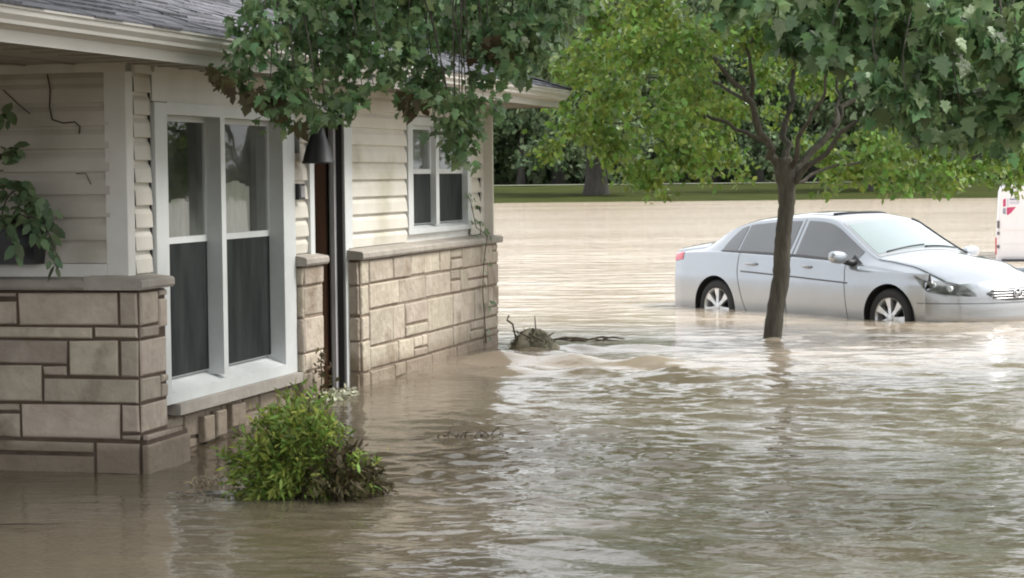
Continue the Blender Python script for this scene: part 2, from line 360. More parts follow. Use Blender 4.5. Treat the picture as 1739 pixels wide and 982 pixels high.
def water():
    ys = [-60.0, -20, 0, 4]; y = 7.0
    while y < 45: ys.append(y); y += max(.022, .00016 * y * y)
    while y < 150: ys.append(y); y += .9
    xs = list(np.linspace(-220, -20, 12)) + list(np.linspace(-16, -4.2, 40)) + list(np.arange(-4.0, 6.0, .035)) + list(np.arange(6.0, 20, .16)) + list(np.linspace(20.5, 60, 50)) + list(np.linspace(70, 220, 10))
    xs = np.array(xs); ys = np.array(ys)
    X, Y = np.meshgrid(xs, ys)
    r = np.random.RandomState(5); Z = np.zeros_like(X)
    # position in the house frame: how far out from the long wall
    dx, dy = X - HO.x, Y - HO.y
    out = dx * math.cos(HA) - dy * math.sin(HA); along = dx * math.sin(HA) + dy * math.cos(HA)
    chop = .16 + .84 * sstep(.2, 1.6, out - .12 * along + 0 * along) * sstep(-2.4, -.3, along + .9 * out)
    chop *= 1 - .45 * sstep(18.5, 22, Y)
    def field(n, lmin, lmax, k, ang=1.42, jit=.45):
        Zf = np.zeros_like(X)
        wx = .25 * np.sin(.9 * X + 1.3 * Y) + .2 * np.sin(1.7 * Y - .8 * X + 2)
        for _ in range(n):
            lam = lmin * (lmax / lmin) ** r.rand(); a = ang + r.normal() * jit
            q = 2 * PI / lam; Zf += k * lam / (2 * PI) * np.sin(q * (math.cos(a) * (X + wx * .35) + math.sin(a) * (Y + wx * .2)) + r.rand() * 6.28)
        return Zf / math.sqrt(n) * 1.4
    patch = .22 + .78 * np.clip(.45 + .35 * np.sin(.33 * X + .55 * Y + .4) + .8 * np.sin(.9 * X + .6 * Y + 1) * np.sin(.7 * Y - .5 * X) + .4 * np.sin(2.1 * X + 1.1 * Y), 0, 1)
    fine = field(40, .09, .28, .22) * chop * patch * (1 - sstep(26, 42, Y))
    mid = field(26, .30, .80, .060) * (.25 + .75 * chop)
    lng = field(14, 1.3, 4.5, .018, 1.5, .4)
    calmness = .35 + .65 * sstep(-2.6, .5, along + out)
    farcalm = 1 - .65 * sstep(24, 33, Y)
    Z += fine * farcalm + (mid * calmness + lng * calmness) * farcalm
    far = sstep(40, 60, Y); Z *= (1 - .75 * far)
    # little standing ridge and trough running off the far end of the house
    for (x0, y0, x1, y1, am, w) in ((-.3, 17.9, 1.6, 17.0, .035, .16), (-.2, 16.9, 1.9, 15.9, .03, .2), (.3, 18.6, 1.2, 18.7, .025, .15)):
        ex, ey = x1 - x0, y1 - y0; l = math.hypot(ex, ey); ex /= l; ey /= l
        s_ = (X - x0) * ex + (Y - y0) * ey; d_ = -(X - x0) * ey + (Y - y0) * ex
        env = sstep(-.3, .3, s_) * (1 - sstep(l - .5, l + .5, s_))
        Z += am * env * (np.exp(-(d_ / w) ** 2) - .7 * np.exp(-((d_ + .35) / w) ** 2)) * (1 + .5 * np.sin(9 * s_ + 3 * d_))
    for (x0, y0, w, am) in ((2.37, 19.7, .16, .022), (.17, 18.3, .3, .035)):     # water heaped against the trunk and the debris
        d2 = np.hypot((X - x0), (Y - y0)); Z += am * np.exp(-(d2 / w) ** 2) + .012 * np.cos(d2 * 22) * np.exp(-d2 / .45) * (1 - sstep(1.2, 1.6, d2))
    Z += water_level(Y)
    ny, nx = X.shape
    V = np.stack([X, Y, Z], -1).reshape(-1, 3)
    i = np.arange(nx - 1)[None, :]; j = np.arange(ny - 1)[:, None]
    Fq = np.stack([j * nx + i, j * nx + i + 1, (j + 1) * nx + i + 1, (j + 1) * nx + i], -1).reshape(-1, 4)
    me = bpy.data.meshes.new('water'); nf = len(Fq)
    me.vertices.add(len(V)); me.vertices.foreach_set('co', V.astype(np.float32).ravel())
    me.loops.add(nf * 4); me.loops.foreach_set('vertex_index', Fq.astype(np.int32).ravel())
    me.polygons.add(nf); me.polygons.foreach_set('loop_start', np.arange(0, nf * 4, 4, dtype=np.int32)); me.polygons.foreach_set('loop_total', np.full(nf, 4, dtype=np.int32))
    me.polygons.foreach_set('use_smooth', np.ones(nf, dtype=bool))
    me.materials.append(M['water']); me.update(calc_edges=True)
    o = bpy.data.objects.new('water', me); COL.objects.link(o); tag(o, kind='structure')
water()

# ================================================================== HOUSE  (local: X out from the long wall, Y away along it, Z up)
house = empty('stone_house', HO, -HA)
tag(house, 'flooded one-storey house with tan stone base, cream siding and grey shingle roof', 'house')
HW_M = Matrix.Translation(HO) @ Matrix.Rotation(-HA, 4, 'Z')
def HW(x, y, z): return HW_M @ Vector((x, y, z))
SP = -.12         # siding plane of the long wall
FP = .12          # siding plane of the front wall (faces the camera)
EAVE_X, Y_FAR = .50, 8.30

def stone(mb, face, a0, a1, z0, z1, base, dep, wrap=None, rr=random):
    """one veneer stone; face 'x' looks out along +X (a = Y), face 'y' looks out along -Y (a = X)"""
    g = .009; a0 += g; a1 -= g; z0 += g; z1 -= g
    if a1 - a0 < .015 or z1 - z0 < .01: return
    c = min(.008, (z1 - z0) * .2); d = dep + rr.uniform(-.004, .006); j = lambda: rr.uniform(-.004, .004)
    o = [(a0 + j(), z0 + j()), (a1 + j(), z0 + j()), (a1 + j(), z1 + j()), (a0 + j(), z1 + j())]
    i_ = [(o[0][0] + c, o[0][1] + c), (o[1][0] - c, o[1][1] + c), (o[2][0] - c, o[2][1] - c), (o[3][0] + c, o[3][1] - c)]
    def P(a, z, dd): return (base + dd, a, z) if face == 'x' else (a, base - dd, z)
    vs = [P(a, z, -.02) for a, z in o] + [P(a, z, d - c) for a, z in o] + [P(a, z, d + j() * .5) for a, z in i_]
    fs = [(8, 9, 10, 11)] + [(k, (k + 1) % 4, 4 + (k + 1) % 4, 4 + k) for k in range(4)] + [(4 + k, 4 + (k + 1) % 4, 8 + (k + 1) % 4, 8 + k) for k in range(4)]
    if face == 'y': fs = [tuple(reversed(f)) for f in fs]
    mb.add(vs, fs, 0)

# near pier, front face rows traced as real stones: (x0, x1, z0, z1)
near = MB()
def zz(y): return round((1.6 - (y - 304.5) / 311.0), 3)
def xx(x): return -(240 - x) / 311.0 + .006
FR = [(-60, 14, 496, 508), (-60, 14, 511, 556), (14, 203, 496, 556), (203, 240, 496, 556),
      (-60, 155, 556, 578), (155, 240, 556, 578),
      (-60, 107, 578, 622), (107, 203, 578, 643), (-60, 59, 622, 688), (59, 107, 622, 643), (203, 240, 578, 643),
      (59, 240, 643, 688), (-60, 15, 688, 706), (-60, 15, 706, 752), (15, 203, 688, 752), (203, 240, 688, 739), (203, 240, 739, 752),
      (-60, 155, 752, 776), (-60, 155, 776, 812), (155, 240, 752, 812)]
for (x0, x1, y0, y1) in FR:
    stone(near, 'y', xx(x0), xx(x1) if x1 < 240 else .004, zz(y1), zz(y0), 0, .012)
# further stones of the front wall to the left, out of frame
rr = random.Random(3)
def ashlar(mb, face, a0, a1, z0, z1, base, rr, hmin=.13, hmax=.24, lmin=.16, lmax=.62, dep=.012):
    z = z0
    while z < z1 - .02:
        h = min(rr.uniform(hmin, hmax), z1 - z)
        if z1 - z - h < .05: h = z1 - z
        a = a0
        while a < a1 - .01:
            l = min(rr.uniform(lmin, lmax), a1 - a)
            if a1 - a - l < .08: l = a1 - a
            q = rr.random()
            if q < .30 and h > .12:
                s_ = h * rr.uniform(.3, .7)
                stone(mb, face, a, a + l, z, z + s_, base, dep, rr=rr)
                if l > .35 and rr.random() < .7:
                    m_ = a + l * rr.uniform(.35, .65); stone(mb, face, a, m_, z + s_, z + h, base, dep, rr=rr); stone(mb, face, m_, a + l, z + s_, z + h, base, dep, rr=rr)
                else: stone(mb, face, a, a + l, z + s_, z + h, base, dep, rr=rr)
            else: stone(mb, face, a, a + l, z, z + h, base, dep, rr=rr)
            a += l
        z += h
ashlar(near, 'y', -6.0, -.97, -.35, .985, 0, rr)
ashlar(near, 'y', -.97, 0.0, -.35, -.03, 0, rr)
# near pier, right-hand face
RF = [(0, .245, zz(556), .985), (.245, .365, zz(510), .985), (.245, .365, zz(565), zz(510)), (0, .245, zz(578), zz(556)), (.0, .365, zz(643), zz(578)),
      (0, .27, zz(688), zz(643)), (.27, .365, zz(660), zz(643)), (.27, .365, zz(688), zz(660)), (0, .365, zz(739), zz(688))]
for a0, a1, z0, z1 in RF: stone(near, 'x', max(a0, .004), a1, z0, z1, 0, .012)
stone(near, 'x', .0, .50, .155, zz(739), .03, .012)
stone(near, 'x', -.03, .57, -.05, .155, .04, .012); stone(near, 'x', -.03, .57, -.35, -.05, .04, .012)
near.box(-6.0, -.001, 0.001, .30, -.5, .985, 1)
near.box(-.30, -.0005, 0.003, .36, -.5, .985, 1)
near.box(-.2, .035, .004, .565, -.5, .17, 1)
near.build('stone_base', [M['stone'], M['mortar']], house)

led = MB()
def ledge_x(mb, y0, y1, z=1.068, x1=.045): # ledge along the long wall with a chamfered nose
    prof = [(-.30, z - .075), (x1 - .01, z - .075), (x1, z - .06), (x1, z - .03), (x1 - .012, z - .018), (-.12, z), (-.30, z)]
    n = len(prof); vs = [(x, y0, zq) for x, zq in prof] + [(x, y1, zq) for x, zq in prof]
    mb.add(vs, [(i, (i + 1) % n, n + (i + 1) % n, n + i)[::-1] for i in range(n)] + [tuple(range(n)), tuple(range(2 * n - 1, n - 1, -1))])
ledge_x(led, -.045, .40)
prof = [(.30, .992), (-.035, .992), (-.045, 1.007), (-.045, 1.038), (-.033, 1.05), (.12, 1.067), (.30, 1.067)]
n = len(prof); vs = [(-6.2, y, zq) for y, zq in prof] + [(-.30, y, zq) for y, zq in prof]
led.add(vs, [(i, (i + 1) % n, n + (i + 1) % n, n + i) for i in range(n)] + [tuple(range(n - 1, -1, -1)), tuple(range(n, 2 * n))])
led.box(-.30, .033, -.0448, .02, .9925, 1.0505)
led.build('ledge', M['ledge'], house)

# low stone wall below the big window, and the narrow stone pier beside the door
low = MB()
low.box(-.5, -.125, .36, 3.06, -.5, .225, 1)
ashlar(low, 'x', .55, 2.72, -.30, .215, -.12, random.Random(9), .12, .2, .12, .4)
for (a0, a1, z0, z1, b) in ((1.05, 1.22, .02, .19, -.085), (1.25, 1.42, .03, .20, -.08), (1.50, 1.74, .05, .21, -.085)):
    stone(low, 'x', a0, a1, z0, z1, b, .02)
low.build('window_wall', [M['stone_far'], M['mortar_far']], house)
pier = MB()
pier.box(-.5, -.045, 2.73, 3.12, -.5, 1.0, 1)
r9 = random.Random(21)
z = -.3
for h in (.22, .2, .17, .13, .24, .21, .13):
    z1_ = min(z + h, 1.0); stone(pier, 'y', -.26, -.03, z, z1_, 2.73, .012)
    if r9.random() < .5: m_ = r9.uniform(2.86, 2.98); stone(pier, 'x', 2.73, m_, z, z1_, -.045, .012); stone(pier, 'x', m_, 3.12, z, z1_, -.045, .012)
    else: stone(pier, 'x', 2.73, 3.12, z, z1_, -.045, .012)
    z = z1_
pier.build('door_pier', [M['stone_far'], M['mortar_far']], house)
lp = MB(); ledge_x(lp, 2.70, 3.15, 1.08, -.0); lp.build('ledge', M['ledge'], house)

# far stone wall
fw = MB(); YW0, YW1 = 3.80, 7.60
fw.box(-.5, -.001, YW0 + .002, YW1 - .002, -.6, 1.0, 1)
ashlar(fw, 'x', YW0 + .18, YW1, -.25, 1.0, 0, random.Random(31), .15, .30, .20, .75)
z = -.25
for h in (.24, .2, .23, .18, .22, .18):
    z1_ = min(z + h, 1.0); stone(fw, 'x', YW0, YW0 + .18, z, z1_, 0, .012); stone(fw, 'y', -.24, 0.0, z, z1_, YW0, .012); z = z1_
fw.build('stone_base', [M['stone_far'], M['mortar_far']], house)
lf = MB(); ledge_x(lf, YW0 - .05, YW1 + .05, 1.08); lf.build('ledge', M['ledge'], house)
# back of the house closes the volume
bk = MB()
bk.box(-8.0, -.02, YW1 - .05, YW1 - .01, -.5, 2.2); bk.box(-8.0, -7.9, .2, YW1 - .05, -.5, 2.2)
bk.build('back_wall', M['siding'], house)

# siding
LAP = .1265
def lap_profile(z0, z1):
    pts = []; z = z0
    while z < z1 - 1e-4:
        for dz, o in ((0, .022), (.006, .0235), (.078, .018), (.094, .011), (.108, .003), (.1255, .001)):
            if z + dz <= z1: pts.append((z + dz, o))
        z += LAP
    pts.append((z1, .0015)); return pts
def siding_x(mb, y0, y1, z0, z1, base=SP, grid0=1.07):
    pr = [(q, o) for q, o in lap_profile(grid0, grid0 + LAP * 14) if z0 - 1e-4 <= q <= z1 + 1e-4]
    if not pr or pr[0][0] > z0: pr = [(z0, .012)] + pr
    if pr[-1][0] < z1: pr = pr + [(z1, .004)]
    n = len(pr); nseg = max(2, int((y1 - y0) / .12)); vs = []
    for k in range(nseg + 1):
        y = y0 + (y1 - y0) * k / nseg
        vs += [(base + o + .0022 * math.sin(3.1 * y + 9 * q) , y, q) for q, o in pr]
    mb.add(vs, [(k * n + i, (k + 1) * n + i, (k + 1) * n + i + 1, k * n + i + 1) for k in range(nseg) for i in range(n - 1)])
sx = MB()
siding_x(sx, FP + .09, .435, 1.07, 2.19)
sx.build('siding', M['siding'], house)
sx = MB(); siding_x(sx, 2.72, 3.02, 1.085, 2.10); sx.build('siding', M['siding'], house)
sx = MB(); siding_x(sx, 3.90, 5.28, 1.085, 2.19)
siding_x(sx, 5.28, 7.12, 2.07, 2.19)
siding_x(sx, 7.12, 7.50, 1.085, 2.19)
sx.build('siding', M['siding'], house)
sy = MB(); pr = lap_profile(1.135, 2.19); n = len(pr); vs = []
for k in range(41):
    x = -6.0 + (6.0 - .2) * k / 40
    vs += [(x, FP - o + .002 * math.sin(2.3 * x + 7 * q), q) for q, o in pr]
sy.add(vs, [(k * n + i, (k + 1) * n + i, (k + 1) * n + i + 1, k * n + i + 1) for k in range(40) for i in range(n - 1)])
sy.build('siding', M['siding_front_shaded'], house)
shell = MB()       # sheathing behind the siding
shell.box(-6.0, -.15, FP + .004, FP + .15, -.4, 2.22)
shell.box(-.35, SP - .004, FP + .15, .44, .9, 2.22)
shell.box(-.35, SP - .004, 2.70, 3.04, .9, 2.22)
shell.box(-.35, SP - .004, 3.86, 5.30, .9, 2.22)
shell.box(-.35, SP - .004, 7.10, 7.55, .9, 2.22)
shell.box(-.35, SP - .004, 5.30, 7.10, .9, 1.15); shell.box(-.35, SP - .004, 5.30, 7.10, 2.05, 2.22)
shell.build('wall_core', M['trim'], house)
ct = MB()      # corner posts, frieze boards and starter board
ct.box(-.225, SP + .022, FP - .022, FP + .075, 1.062, 2.20)
ct.build('corner_trim', M['trim'], house)
ct = MB(); ct.box(-.2, SP + .02, 7.50, 7.585, 1.075, 2.20); ct.build('corner_trim', M['trim'], house)
ct = MB(); ct.box(SP - .004, SP + .019, 7.43, 7.45, 1.075, 2.20)
ct.build('siding_channel', M['black'], house)
ct = MB(); ct.box(SP - .004, SP + .012, .437, .448, 1.07, 2.16); ct.build('siding_channel', M['black'], house)
fz = MB()
fz.box(SP - .005, SP + .026, FP - .024, .46, 2.185, 2.235); fz.box(SP - .005, SP + .026, 2.74, 7.59, 2.185, 2.235)
fz.box(-6.0, SP + .026, FP - .026, FP + .1, 2.187, 2.237); fz.build('frieze_board', M['trim'], house)
sb = MB(); sb.box(-6.0, -.226, FP - .05, FP + .02, 1.055, 1.132); sb.build('starter_board', M['trim'], house)

# windows
def window_unit(root, y0, y1, z0, z1, zr, gx, lower, side):
    """double-hung unit: glass plane gx, opening y0..y1, z0..z1, meeting rail height zr"""
    s = MB(); w = .032
    for (a, b, x) in ((zr - .01, z1, gx + .012), (z0, zr + .02, gx - .004)):
        s.box(x - .02, x + .012, y0, y0 + w, a, b); s.box(x - .02, x + .012, y1 - w, y1, a, b)
        s.box(x - .0195, x + .0115, y0 + w, y1 - w, a, a + w + .006); s.box(x - .0195, x + .0115, y0 + w, y1 - w, b - w, b)
    s.build('sash', M['white'], root)
    g = MB(); g.quad((gx + .008, y0 + w, zr), (gx + .008, y1 - w, zr), (gx + .008, y1 - w, z1 - w), (gx + .008, y0 + w, z1 - w)); g.build('pane', M['glass'], root)
    g = MB(); g.quad((gx - .008, y0 + w, z0 + w), (gx - .008, y1 - w, z0 + w), (gx - .008, y1 - w, zr), (gx - .008, y0 + w, zr)); g.build('pane', M['glass'], root)
    if lower:
        g = MB(); g.quad((gx + .020, y0 + .01, z0 + .01), (gx + .020, y1 - .01, z0 + .01), (gx + .020, y1 - .01, zr + .004), (gx + .020, y0 + .01, zr + .004)); g.build('insect_screen', M['screen'], root)

win = MB()   # big twin window frame
Y0, Y1, PX, GX = .448, 2.72, -.08, -.20
win.box(-.24, PX, Y0, .62, .30, 2.03); win.box(-.24, PX, 2.49, 2.71, .30, 2.03)
win.box(-.24, PX, .62, 2.49, 1.965, 2.035); win.box(-.24, PX - .004, 1.43, 1.50, .40, 1.97)
win.add([(PX, .62, .30), (PX, 2.49, .30), (PX, 2.49, .365), (PX, .62, .365), (GX - .03, .62, .425), (GX - .03, 2.49, .425), (GX - .03, .62, .30), (GX - .03, 2.49, .30)],
        [(0, 1, 2, 3), (3, 2, 5, 4), (0, 6, 7, 1)])
wf = win.build('window', M['white'], house)
wf['label'] = 'tall twin window with white frame'
window_unit(wf, .62, 1.43, .425, 1.965, 1.225, GX, True, 0); window_unit(wf, 1.50, 2.49, .425, 1.965, 1.225, GX, True, 0)
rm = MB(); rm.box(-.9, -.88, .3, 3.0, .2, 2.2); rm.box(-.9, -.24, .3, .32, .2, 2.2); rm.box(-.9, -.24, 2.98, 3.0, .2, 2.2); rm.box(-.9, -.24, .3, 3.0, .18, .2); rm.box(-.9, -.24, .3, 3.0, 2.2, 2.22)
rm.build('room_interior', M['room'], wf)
cu = MB()  # pale wavy sheets added behind the upper panes, imitating reflections
for (a, b, ztop) in ((.62, 1.36, 1.46), (1.56, 2.36, 1.56)):
    k = 26; vs = []
    for i in range(k + 1):
        y = a + (b - a) * i / k; x = -.27 + .012 * math.sin(i * 1.7)
        vs += [(x, y, 1.23), (x, y, ztop + .02 * math.sin(i * .35 + a))]
    cu.add(vs, [(2 * i, 2 * i + 2, 2 * i + 3, 2 * i + 1) for i in range(k)], 0, True)
cu.build('pane_reflection', M['pane_reflection'], wf)
hp = MB(); hp.box(-.24, -.095, .452, 2.72, 2.035, 2.2); hp.box(-.24, -.078, .452, 2.72, 2.2, 2.235); hp.build('header_panel', M['trim'], house)
sl = MB(); sl.box(-.3, -.045, .66, 2.76, .232, .298); sl.build('window_sill', M['ledge'], house)

w2 = MB(); PX2, GX2 = -.09, -.16
w2.box(-.2, PX2, 5.29, 5.42, 1.14, 2.06); w2.box(-.2, PX2, 7.0, 7.11, 1.14, 2.06); w2.box(-.2, PX2, 5.42, 7.0, 2.0, 2.062)
w2.box(-.2, PX2 - .004, 6.06, 6.15, 1.2, 2.0)
w2.add([(PX2, 5.42, 1.14), (PX2, 7.0, 1.14), (PX2, 7.0, 1.18), (PX2, 5.42, 1.18), (GX2 - .03, 5.42, 1.21), (GX2 - .03, 7.0, 1.21), (GX2 - .03, 5.42, 1.14), (GX2 - .03, 7.0, 1.14)],
        [(0, 1, 2, 3), (3, 2, 5, 4), (0, 6, 7, 1)])
wf2 = w2.build('window', M['white'], house); wf2['label'] = 'smaller twin window above the far stone wall'
window_unit(wf2, 5.42, 6.06, 1.21, 2.0, 1.625, GX2, True, 0); window_unit(wf2, 6.15, 7.0, 1.21, 2.0, 1.625, GX2, True, 0)
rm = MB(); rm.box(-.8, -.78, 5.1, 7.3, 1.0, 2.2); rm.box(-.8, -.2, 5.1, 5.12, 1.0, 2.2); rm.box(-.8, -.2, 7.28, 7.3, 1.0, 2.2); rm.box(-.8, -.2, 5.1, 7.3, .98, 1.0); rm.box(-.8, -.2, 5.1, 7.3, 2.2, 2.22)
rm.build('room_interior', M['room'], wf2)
cu = MB(); cu.quad((-.22, 5.42, 1.63), (-.22, 7.0, 1.63), (-.22, 7.0, 2.0), (-.22, 5.42, 2.0)); cu.build('window_blind', M['grey'], wf2)

# doorway
df = MB()
df.box(-.2, -.083, 3.015, 3.10, .0, 2.10); df.box(-.2, -.080, 3.73, 3.795, -.1, 2.10); df.box(-.2, -.081, 3.10, 3.73, 2.04, 2.10)
df.box(-.2, -.081, 3.795, 3.90, 1.085, 2.10)
df.box(-.2, -.081, 3.015, 3.90, 2.10, 2.19)
dfo = df.build('door_frame', M['white'], house)
g = MB(); g.box(-.165, -.135, 3.655, 3.728, -.1, 2.035); g.build('weather_strip', M['grey'], dfo)
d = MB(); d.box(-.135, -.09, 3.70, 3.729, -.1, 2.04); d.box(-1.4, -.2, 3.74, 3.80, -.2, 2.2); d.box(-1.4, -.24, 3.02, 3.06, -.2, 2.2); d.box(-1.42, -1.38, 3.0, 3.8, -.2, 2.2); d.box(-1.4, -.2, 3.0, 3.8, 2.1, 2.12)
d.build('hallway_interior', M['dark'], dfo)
dl = MB(); dl.box(-1.05, -.205, 3.66, 3.705, -.1, 2.03)
for (z0, z1) in ((.25, .95), (1.15, 1.85)):
    dl.box(-.95, -.62, 3.652, 3.66, z0, z1); dl.box(-.55, -.28, 3.652, 3.66, z0, z1)
do = dl.build('door', M['brown'], house)
hn = MB(); hn.lathe([(.0, 0), (.012, 0), (.012, .03), (.028, .045), (.03, .06), (.02, .075), (0, .08)], (-.98, 3.655, .95), (0, -1, 0), 16); hn.build('door_knob', M['chrome'], do)
th = MB(); th.box(-.5, .02, 3.02, 3.80, -.5, .05); th.build('door_step', M['ledge'], house)

# roof: hip from the far eave corner, overlapping shingle tabs
RK = .34
EZ = 2.355
def roof_z(x, y): return EZ + RK * min(EAVE_X - x, Y_FAR - y)
YN = -4.6
rf = MB(); W_ = 7.2
XL = EAVE_X - 2 * W_ / 2 * 1.12
XC = EAVE_X - 4.0; HR = RK * 4.0
deck = [(EAVE_X, YN, EZ), (EAVE_X, Y_FAR, EZ), (EAVE_X - 4, Y_FAR - 4, EZ + HR), (EAVE_X - 4, YN, EZ + HR), (EAVE_X - 8, YN, EZ), (EAVE_X - 8, Y_FAR, EZ)]
rf.add(deck, [(0, 1, 2, 3), (3, 2, 5, 4), (1, 5, 2)])
rfo = rf.build('roof', M['shingle'], house)
sh = MB(); rr = random.Random(5); course = .135
k = 0; t = -.02
while t < 3.95:
    y = YN - rr.uniform(0, .3); ymax = Y_FAR - t + .01
    while y < ymax:
        l = rr.uniform(.22, .36); y2 = min(y + l, ymax)
        th_ = rr.choice([.006, .008, .012, .018]); t1 = t + course + .03
        xa, xb = EAVE_X - t + (.012 if rr.random() < .25 else 0), EAVE_X - t1
        y2b = min(y2, Y_FAR - t1); yb = min(y, y2b - .001)
        za, zb = EZ + RK * t + .004, EZ + RK * t1 + .004
        if y2 - y > .03:
            sh.add([(xa, y, za), (xa, y2 - .006, za), (xb, y2b - .006, zb), (xb, yb, zb), (xa, y, za + th_), (xa, y2 - .006, za + th_), (xb, y2b - .006, zb + .003), (xb, yb, zb + .003)],
               [(0, 1, 5, 4), (4, 5, 6, 7), (0, 4, 7, 3), (1, 2, 6, 5)])
        y = y2
    t += course; k += 1
sh.build('shingles', M['shingle'], rfo)
hc = MB(); t = 0     # hip cap
while t < 3.9:
    p0 = (EAVE_X - t, Y_FAR - t, EZ + RK * t + .02); t2 = t + .22
    p1 = (EAVE_X - t2, Y_FAR - t2, EZ + RK * t2 + .012)
    hc.add([(p0[0] + .07, p0[1] - .07, p0[2] - .012), (p0[0], p0[1], p0[2] + .012), (p0[0] - .07, p0[1] + .07, p0[2] - .012),
            (p1[0] + .07, p1[1] - .07, p1[2] - .012), (p1[0], p1[1], p1[2] + .012), (p1[0] - .07, p1[1] + .07, p1[2] - .012)], [(0, 3, 4, 1), (1, 4, 5, 2), (0, 1, 2)]); t += .17
hc.build('hip_cap', M['shingle'], rfo)
# fascia + gutter around the eave
gp = [(0, 2.20), (.012, 2.20), (.012, 2.255), (.030, 2.262), (.045, 2.27), (.075, 2.275), (.078, 2.292), (.098, 2.315), (.098, 2.338), (.108, 2.341), (.108, 2.352), (.0, 2.352)]
gt = MB(); EXI = EAVE_X - .085
n = len(gp)
vs = [(EXI + o, YN, z) for o, z in gp] + [(EXI + o, Y_FAR - .085 + o, z) for o, z in gp] + [(EAVE_X - 8, Y_FAR - .085 + o, z) for o, z in gp]
gt.add(vs, [(s_ * n + i, (s_ + 1) * n + i, (s_ + 1) * n + i + 1, s_ * n + i + 1) for s_ in (0, 1) for i in range(n - 1)])
gt.build('gutter', M['fascia'], house)
sf = MB(); sf.box(-8.0, EXI + .001, YN, Y_FAR - .086, 2.236, 2.25)
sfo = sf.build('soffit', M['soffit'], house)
sg = MB()
y = YN
while y < Y_FAR - .1:
    sg.box(-.1, EXI - .002, y, y + .012, 2.228, 2.235); y += .30
for x in np.arange(-5.8, -.2, .30): sg.box(x, x + .012, YN, FP - .03, 2.228, 2.235)
sg.build('soffit_seams', M['soffit'], sfo)

# things fixed to or standing on the house
lamp = empty('wall_lantern', HW(SP, 2.78, 1.84), -HA); lamp.scale = (1.2, 1.2, 1.15); tag(lamp, 'black bell-shaped porch light beside the open doorway', 'porch light')
a = MB(); a.lathe([(0, .27), (.012, .265), (.018, .22), (.035, .20), (.045, .15), (.068, .08), (.088, .0), (.094, -.01), (.088, -.012), (.0, .01)], (.13, .06, -.12), (0, 0, 1), 24); a.build('lamp_shade', M['black'], lamp)
a = MB(); a.tube([(0.01, .0, .03), (.05, .02, .09), (.10, .05, .12), (.13, .06, .10)], .011, 8); a.build('arm', M['black'], lamp)
a = MB(); a.box(.0, .02, -.06, .06, -.07, .10); a.build('wall_plate', M['black'], lamp)
bx = empty('wall_box', HW(SP, 2.80, 1.50), -HA); tag(bx, 'small black wall box with grey face below the porch light', 'wall box')
a = MB(); a.box(.012, .062, -.07, .045, -.052, .055); a.build('case', M['black'], bx)
a = MB(); a.box(.0625, .068, -.05, .03, -.036, .038); a.build('face_plate', M['grey'], bx)

# planter and its plant on the front ledge
pl = empty('planter', HW(-.80, .02, 1.133), -HA); tag(pl, 'black planter box on the front ledge at the left edge', 'planter')
a = MB(); w0, w1 = .20, .225
a.add([(-w0, -.06, 0), (w0, -.06, 0), (w0, .07, 0), (-w0, .07, 0), (-w1, -.075, .235), (w1, -.075, .235), (w1, .08, .235), (-w1, .08, .235)], [(0, 3, 2, 1), (0, 1, 5, 4), (1, 2, 6, 5), (2, 3, 7, 6), (3, 0, 4, 7)])
a.build('box', M['black'], pl)
a = MB(); a.box(-w1 - .008, w1 + .008, -.083, -.074, .215, .245); a.box(-w1 - .008, w1 + .008, .079, .088, .215, .245); a.box(-w1 - .008, -w1 + .002, -.074, .079, .215, .245); a.box(w1 - .002, w1 + .008, -.074, .079, .215, .245)
a.build('rim', M['black'], pl)
a = MB(); a.box(-w0, w0, -.055, .065, .18, .20); a.build('soil', M['mortar'], pl)
pt = empty('trailing_plant', HW(-.80, .02, 1.34), -HA); tag(pt, 'leafy plant arching out of the black planter at left', 'plant')
stems = MB(); P = []; T = []; NN = []; SS = []
r3 = np.random.RandomState(4)
arches = [((.05, -.05, .0), (.12, -.08, .20), (.28, -.10, .16), (.36, -.10, .0)), ((.0, -.05, 0), (.05, -.1, .26), (.20, -.12, .24), (.30, -.13, .12)),
          ((.1, -.05, 0), (.2, -.1, .12), (.33, -.1, .05), (.37, -.1, -.22)), ((0, -.05, 0), (-.04, -.1, .35), (.06, -.12, .48), (.16, -.12, .42)),
          ((-.1, -.05, 0), (-.08, -.1, .5), (.02, -.14, .68), (.12, -.14, .60)), ((-.05, -.05, 0), (.0, -.12, .12), (.12, -.15, .05), (.16, -.15, -.12)),
          ((-.1, 0, 0), (-.2, -.1, .3), (-.3, -.12, .3), (-.4, -.13, .1)), ((-.1, 0, 0), (-.15, -.2, .1), (-.1, -.25, -.4), (-.02, -.22, -.75)), ((-.05, 0, 0), (.02, -.1, .25), (.1, -.12, .3), (.22, -.12, .22)),
          ((.05, 0, 0), (.1, -.1, .1), (.2, -.12, .1), (.28, -.12, -.06))]
for ar in arches:
    a0, a1, a2, a3 = [np.array(q) for q in ar]; ps = []
    for i in range(13):
        u = i / 12; q = (1 - u) ** 3 * a0 + 3 * u * (1 - u) ** 2 * a1 + 3 * u * u * (1 - u) * a2 + u ** 3 * a3; ps.append(q)
    stems.tube([tuple(q) for q in ps], [.005 * (1 - .6 * i / 12) for i in range(13)], 5)
    for i in range(3, 13):
        d_ = ps[i] - ps[i - 1]; d_ = d_ / (np.linalg.norm(d_) + 1e-9)
        for sgn in ((-1, 1, -1) if i % 2 else (1, -1)):
            P.append(ps[i] + r3.normal(size=3) * .014); T.append(d_ * .6 + np.array([.5 * sgn, -.35, -.45]) + r3.normal(size=3) * .3)
            NN.append(np.array([0, -.6, .8]) + r3.normal(size=3) * .35); SS.append(r3.uniform(.05, .105))
stems.build('stem', M['twig'], pt)
M['leaf_plant'] = mat('plant_leaf', (.10, .17, .085), .5, vary=(.18, .26, .13), scale=8, island=.45, transl=.25)
